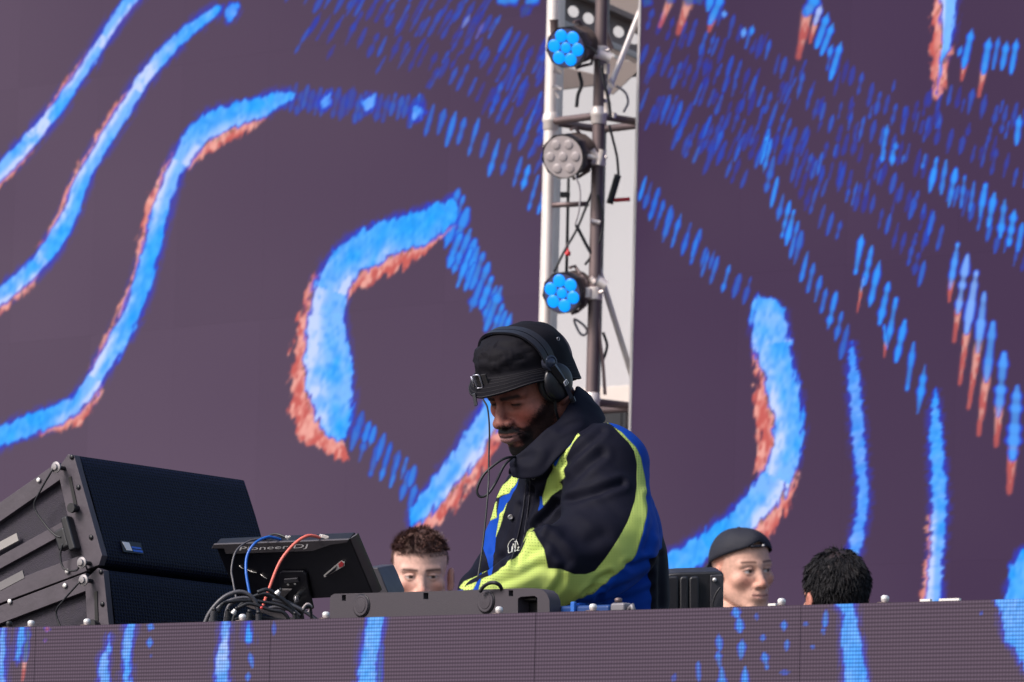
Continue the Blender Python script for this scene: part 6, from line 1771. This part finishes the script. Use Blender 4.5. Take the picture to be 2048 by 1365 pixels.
# cable from the far cup
P = [Vector(tuple(p)) for p in spline([tuple(djw(960, 95, 785)), tuple(djw(966, 80, 800)), tuple(djw(975, 40, 818)), tuple(djw(979, -40, 860)), tuple(djw(978, -120, 920)), tuple(djw(977, -170, 975)), tuple(djw(968, -200, 1072)), tuple(djw(957, -230, 1150)), tuple(djw(952, -260, 1200))], 10)]
MB().tube(P, .0019, 8).build('cable', m_cable, hp, True)

# ================================================================== people at the back of the stage
def strands(name, roots, dirs, length, width, m, parent, rr, curl=.25, droop=.2, clump=.06, seg=3):
    """Hair as many thin curved ribbons rooted on the scalp."""
    V, F = [], []
    for p, d in zip(roots, dirs):
        L = length * rr.uniform(.6, 1.2)
        cl_ = np.array([noise3((p * 1000)[None] + o_, clump)[0] - .5 for o_ in (0., 91., 173.)])
        d = d + cl_ * curl * 3.2 + rr.normal(0, curl * .22, 3); d /= np.linalg.norm(d)
        side = np.cross(d, rr.normal(0, 1, 3)); side /= np.linalg.norm(side) + 1e-9
        b = cl_[[1, 2, 0]] * curl * 3 + rr.normal(0, curl * .2, 3)
        n0 = len(V)
        q = p.copy(); dd = d.copy()
        for k in range(seg + 1):
            w = width * (1 - .85 * k / seg)
            V.append(q - side * w); V.append(q + side * w)
            dd = dd + b / seg - np.array((0, 0, droop / seg)); dd /= np.linalg.norm(dd)
            q = q + dd * L / seg
        for k in range(seg):
            F.append((n0 + 2 * k, n0 + 2 * k + 1, n0 + 2 * k + 3, n0 + 2 * k + 2))
    return mesh_np(name, np.array(V), np.array(F), m, parent)

def head_colours(V, skin, brow, lipc, gaze, browlift=0.0, iris=(.03, .02, .015), eyeh=5.2):
    A = np.abs(V[:, 0]); c = V[:, 2]; b = V[:, 1]
    nz = noise3(V, .12)
    T = np.array(skin)[None] * (.92 + .16 * nz[:, None])
    def paint(mask, col):
        m = np.clip(mask, 0, 1)[:, None]
        T[:] = T * (1 - m) + np.array(col)[None] * m
    warm = np.exp(-((A - 42) / 22) ** 2 - ((c + 30) / 20) ** 2) * (b > 30) + np.exp(-(V[:, 0] / 16) ** 2 - ((c + 38) / 14) ** 2) * (b > 90) + (A > 74) * (b < 20) * .9
    T *= (1 - np.clip(warm, 0, 1)[:, None] * np.array((.02, .24, .28)))
    paint(np.exp(-((c - 21 - browlift - .12 * A + .0022 * (A - 12) ** 2) / 3.6) ** 2) * sstep(8, 13, A) * (1 - sstep(50, 57, A)) * (b > 50) * .95, brow)
    ex, ez = (A - 31) / 13, (c + 1.2) / eyeh
    eye = sstep(1.15, .8, np.hypot(ex, ez)) * (b > 66)
    paint(eye, (.55, .50, .49))
    gx, gz = gaze
    ir = sstep(7.0, 5.6, np.hypot(V[:, 0] - np.sign(V[:, 0]) * 31 - gx, c + .5 - gz)) * eye
    paint(ir, iris)
    paint(np.exp(-((np.hypot(ex * .92, ez * .9) - 1.15) / .17) ** 2) * (c > -1) * (b > 62) * .85, (.05, .03, .03))
    paint(np.exp(-((A - 28) / 15) ** 2 - ((c + 10) / 8) ** 2) * (b > 58) * .22, np.array(skin) * .6)
    return T, paint

def backer(label, px, py, d, yaw, pitch, roll, scale, prm, skin, brow, gaze, shirt, floor_z=0.0, browlift=0.0, eyeh=5.2, group='people at the back of the stage'):
    fr = Frame(px, py, d, yaw, pitch, roll, scale)
    base = Vector(tuple(fr.o)); base.z = floor_z
    t = thing('person', label, 'person', base, group)
    V, F = surface(head_field(prm), (-100, -125, -195), (100, 135, 135), 2.6)
    V = relax(V, F, 1, .3)
    T, paint = head_colours(V, skin, brow, None, gaze, browlift, eyeh=eyeh)
    mb_, mc = prm.get('mouth', (101, -70)); wv = prm.get('smile', 0) * 5
    A = np.abs(V[:, 0])
    lipm = np.exp(-((V[:, 2] - mc - wv * (A / 26) ** 2 * .6) / 8) ** 2) * sstep(29, 24, A) * (V[:, 1] > mb_ - 26)
    return fr, t, V, F, T, paint, lipm, mc, wv

def finish_body(fr, t, V, F, T, shirt, floor_z, skin, sleeve=True):
    """Head joined with the body below it, clothed in a shirt and trousers; world axes from the chest down."""
    o = fr.o
    f2 = np.array((fr.f[0], fr.f[1], 0)); f2 /= np.linalg.norm(f2)
    l2 = np.array((-f2[1], f2[0], 0))
    H = (o[2] - floor_z) * 1000 - 175                              # shoulder height
    def W(P): return np.array((o[0], o[1], floor_z))[None] + .001 * (P[:, 0:1] * l2[None] + (P[:, 1:2] - 35) * f2[None] + P[:, 2:3] * np.array((0, 0, 1.))[None])
    def torso(P, g):
        Q = P.copy(); Q[:, 0] = np.abs(Q[:, 0])
        d = ell(Q, (0, 0, H - 190), (150 + g, 98 + g, 260))
        d = smin(d, cap(Q, (60, 0, H - 15), (160, -5, H - 45), 50 + g, 52 + g), 40)
        d = smin(d, cap(Q, (0, 0, H - 330), (0, 0, H - 480), 118 + g, 125 + g), 50)
        return d
    def arms(P, g):
        Q = P.copy(); Q[:, 0] = np.abs(Q[:, 0])
        return chain_sdf(Q, [((178, -5, H - 45), 48 + g), ((215, -15, H - 320), 38 + g), ((205, 60, H - 560), 27 + g)])
    def legs(P, g):
        Q = P.copy(); Q[:, 0] = np.abs(Q[:, 0])
        return chain_sdf(Q, [((80, 0, H - 500), 82 + g), ((95, 8, H * .33), 56 + g), ((100, 0, 95), 42 + g)])
    def bodyf(P):
        d = smin(smin(torso(P, -14), arms(P, -8), 20), legs(P, -10), 20)
        Q = P.copy(); Q[:, 0] = np.abs(Q[:, 0])
        d = smin(d, chain_sdf(P, [((0, 0, H - 20), 58), ((0, 4, H + 70), 52)]), 20)
        hw_ = (205, 66, H - 575)
        for k_, s_ in enumerate((-21, -7, 7, 21)):
            L = (62, 72, 76, 66)[k_]
            d = smin(d, chain_sdf(Q, [((205, 66 + s_ * .9, H - 585), 15), ((203, 68 + s_, H - 650), 11.5), ((196, 72 + s_, H - 650 - L * .6), 10), ((186, 74 + s_, H - 650 - L), 9)]), 6)
        d = smin(d, chain_sdf(Q, [((200, 85, H - 590), 14), ((188, 108, H - 625), 11), ((182, 112, H - 660), 9.5)]), 6)
        return d
    Vb, Fb = surface(bodyf, (-270, -150, 60), (270, 170, H + 80), 12.0)
    VV = np.vstack([fr.w(V), W(Vb)]); FFc = np.vstack([F, Fb + len(V)]); TT = np.vstack([T, np.tile(np.array(skin), (len(Vb), 1))])
    mesh_np('body', VV, FFc, m_skin, t, {'tone': ('FLOAT_COLOR', TT)})
    def shf(P):
        d = smin(torso(P, 4), np.maximum(arms(P, 10), (H - 330) - P[:, 2]), 22)
        return ssub(d, cap(P, (0, 4, H - 5), (0, 10, H + 120), 58, 62), 10)
    Vs, Fs = surface(shf, (-290, -170, H - 660), (290, 190, H + 90), 11.0)
    mesh_np('shirt', W(Vs), Fs, shirt, t)
    Vl, Fl = surface(lambda P: smin(legs(P, 8), ell(P, (0, 0, H - 480), (148, 122, 120)), 30), (-260, -170, 70), (260, 190, H - 350), 14.0)
    mesh_np('trousers', W(Vl), Fl, mat('dark_trousers', (.02, .022, .03), .8), t)
    for s in (-1, 1):
        def sf(P): return np.maximum(smin(cap(P, (s * 100, -40, 48), (s * 104, 130, 34), 44, 36), cap(P, (s * 100, -5, 110), (s * 100, -5, 60), 48, 46), 20), 3 - P[:, 2])
        Vq, Fq = surface(sf, (s * 100 - 80, -110, -15), (s * 100 + 80, 200, 180), 9.0)
        mesh_np('shoe', W(Vq), Fq, mat('trainer', (.2, .19, .2), .6), t)

def scalp(V, F, mask, n, rr):
    N = vnormals(V, F)
    idx = np.flatnonzero(mask)
    k = rr.choice(idx, n)
    return k, N

# 1 - brown-haired man looking at the camera over the grey case
prm1 = dict(earout=8, cheek=-3, fold=.4, lid=2.0, nose=(112, -40), nose_w=8.5, lip=5.5, mouth=(98, -71), chin=(86, -110), ear=-16)
fr, t, V, F, T, paint, lipm, mc, wv = backer('pale man with short brown hair peering over the grey case', 840, 1147, 16.7, R(-4), R(4), R(0), 1.06, prm1, (.66, .40, .325), (.045, .022, .018), (1.5, 0), None, browlift=-5, eyeh=3.6)
paint(lipm * .7, (.5, .22, .2))
hz = V[:, 2] + .28 * (70 - V[:, 1]) * 0
hairline = np.where(V[:, 1] > 20, 55 + .05 * np.abs(V[:, 0]), np.where(V[:, 1] > -10, 22, -40))
hm = (V[:, 2] > hairline) & ~((np.abs(V[:, 0]) > 74) & (V[:, 2] < 25))
side_m = sstep(-4, 10, V[:, 2] - hairline)
paint(side_m * .85, (.085, .045, .038))
shirt1 = mat('grey_tshirt', (.16, .15, .17), .9, bump=.2)
finish_body(fr, t, V, F, T, shirt1, 0.0, (.66, .40, .325))
rr = np.random.default_rng(3)
k, N = scalp(V, F, hm & (V[:, 2] > 30), 5200, rr)
Wn = fr.w(V + N) - fr.w(V); Wn /= np.linalg.norm(Wn, axis=1)[:, None]
toplen = np.clip((V[k, 2] - 40) / 70, .12, 1)
m_brown = mat('brown_hair', (.085, .040, .034), .5, var=.4, vscale=120)
fw = fr.f
# longer, tousled on top
topk = k[V[k, 2] > 66]; sidek = k[V[k, 2] <= 66]
strands('hair', fr.w(V)[topk] - Wn[topk] * .002, Wn[topk] * .6 + fw[None] * .55 + fr.u[None] * .15, .020, .0016, m_brown, t, rr, curl=.34, droop=.5, seg=4, clump=.075)
strands('hair', fr.w(V)[sidek] - Wn[sidek] * .001, Wn[sidek] * .35 - fr.u[None] * .5 + fw[None] * .1, .010, .0010, m_brown, t, rr, curl=.25, droop=.2, seg=2)

# 2 - man in a backward cap glancing to the right
prm2 = dict(fold=.35, nose=(114, -40), nose_w=9.5, lip=5.6, mouth=(99, -73), chin=(88, -112), ear=-14, smile=.9, cheek=3)
fr, t, V, F, T, paint, lipm, mc, wv = backer('smirking young man in a backward navy cap, glancing to the right', 1484, 1142, 16.9, R(-31), R(-2), R(2), 1.03, prm2, (.64, .37, .285), (.07, .035, .025), (4.6, 0), None, browlift=2, eyeh=5.0)
paint(lipm * .6, (.46, .2, .19))
paint(sstep(2.2, .8, np.abs(V[:, 2] - mc - wv * (np.abs(V[:, 0]) / 29) ** 2 * .8)) * (np.abs(V[:, 0]) < 28) * (V[:, 1] > 74) * .75, (.14, .05, .05))
stub = sstep(12, 34, V[:, 2]) * sstep(20, -5, V[:, 1] - 16) + (V[:, 2] > -12) * sstep(-8, -30, V[:, 1]) * (np.abs(V[:, 0]) < 78)
paint(np.clip(stub, 0, 1) * .35, (.20, .13, .11))
finish_body(fr, t, V, F, T, mat('white_tshirt', (.55, .53, .53), .9, bump=.2), 0.0, (.64, .37, .285))
m_cap = mat('navy_cap', (.007, .008, .018), .75, bump=.3, bscale=200)
NA = 72; rows_ = 12; vs = []
for j in range(rows_ + 1):
    tt = j / rows_
    for q in range(NA):
        th = -math.pi + 2 * math.pi * q / NA
        s_, c_ = math.sin(th), math.cos(th)
        e_ = np.array((83 * s_, (98 if c_ > 0 else 112) * c_ - 4, 72 - 27 * (1 - c_) - 6 * abs(s_)))
        arch = 13 * math.exp(-(th / .28) ** 2)                                  # strap opening over the forehead
        e_[2] += arch * .9
        ou = math.sin(tt * math.pi / 2) ** .85; dn = 1 - math.cos(tt * math.pi / 2)
        p = np.array((e_[0] * ou, -6 + (e_[1] + 6) * ou, 122 + (e_[2] - 122) * dn))
        p += np.array((s_, c_, 0)) * 1.5 * math.sin(5 * th + 3 * tt)
        vs.append(p)
fc_ = [(j * NA + q, j * NA + (q + 1) % NA, (j + 1) * NA + (q + 1) % NA, (j + 1) * NA + q) for j in range(rows_) for q in range(NA)]
cap_o = mesh_np('cap', fr.w(np.array(vs)), np.array(fc_), m_cap, t)
so = cap_o.modifiers.new('thick', 'SOLIDIFY'); so.thickness = .003
MB().lathe(fr.v(0, -6, 123), Vector(tuple(fr.u)), [(-.002, .006), (.002, .006), (.004, .003), (.0045, 0)], 14).build('cap_button', m_cap, cap_o, True)
for q_ in range(6):
    th = R(60 * q_ + 30); P = []
    for j in range(rows_ + 1):
        tt = j / rows_; s_, c_ = math.sin(th), math.cos(th)
        e_ = np.array((83 * s_, (98 if c_ > 0 else 112) * c_ - 4, 72 - 27 * (1 - c_) - 6 * abs(s_)))
        ou = math.sin(tt * math.pi / 2) ** .85; dn = 1 - math.cos(tt * math.pi / 2)
        P.append(Vector(tuple(fr.w(np.array((e_[0] * ou * 1.005, -6 + (e_[1] + 6) * ou * 1.005, 122.6 + (e_[2] - 122) * dn))))))
    MB().tube(P, .0012, 6).build('panel_seam', mat('cap_seam', (.012, .013, .026), .8), cap_o, True)
pk = []
for k_ in range(13):
    th = R(180 - 52 + 104 * k_ / 12); s_, c_ = math.sin(th), math.cos(th)
    pk.append((83 * s_, 112 * c_ - 4, 26))
pts = pk + [(p[0] * .95, p[1] - 58 * math.cos((i - 6) / 6 * 1.2), 8) for i, p in reversed(list(enumerate(pk)))]
MB().prism([fr.v(*p) for p in pts], Vector(tuple(fr.u)) * .003).build('peak', m_cap, cap_o, True, autosmooth=40)
P = [fr.v(a, 96 - abs(a) * .18, 71) for a in (-26, -13, 0, 13, 26)]
MB().tube(P, .0045, 6).build('strap', m_cap, cap_o, True)
MB().lathe(fr.v(12, 97, 72), Vector(tuple(fr.f)), [(0, .0035), (.004, .0035), (.005, 0)], 12).build('strap_stud', m_steel, cap_o, True)

# 3 - dark-haired head turned away
prm3 = dict(nose=(112, -40), ear=-16)
fr, t, V, F, T, paint, lipm, mc, wv = backer('person with thick black hair, back turned, at the right of the booth', 1672, 1196, 14.6, R(158), R(6), R(0), 1.0, prm3, (.45, .22, .17), (.02, .015, .015), (0, 0), None)
back_hair = sstep(40, 10, V[:, 1]) * sstep(-75, -60, V[:, 2]) * ~((np.abs(V[:, 0]) > 74) & (V[:, 2] < 20) & (V[:, 2] > -50) & (V[:, 1] > -25))
paint(back_hair * .97, (.010, .008, .012))
finish_body(fr, t, V, F, T, mat('black_tshirt', (.02, .02, .024), .9, bump=.2), 0.0, (.45, .22, .17))
rr = np.random.default_rng(8)
hm = ((V[:, 1] < 25) | (V[:, 2] > 70)) & (V[:, 2] > -70) & (np.abs(V[:, 0]) < 80) & ~((np.abs(V[:, 0]) > 73) & (V[:, 2] < 22))
k, N = scalp(V, F, hm, 9000, rr)
Wn = fr.w(V + N) - fr.w(V); Wn /= np.linalg.norm(Wn, axis=1)[:, None]
m_bh = mat('black_hair', (.006, .005, .0075), .8, var=.4, vscale=120)
strands('hair', fr.w(V)[k] - Wn[k] * .002, Wn[k] * .7 - fr.u[None] * .4, .019, .0020, m_bh, t, rr, curl=.22, droop=1.2, seg=4, clump=.06)
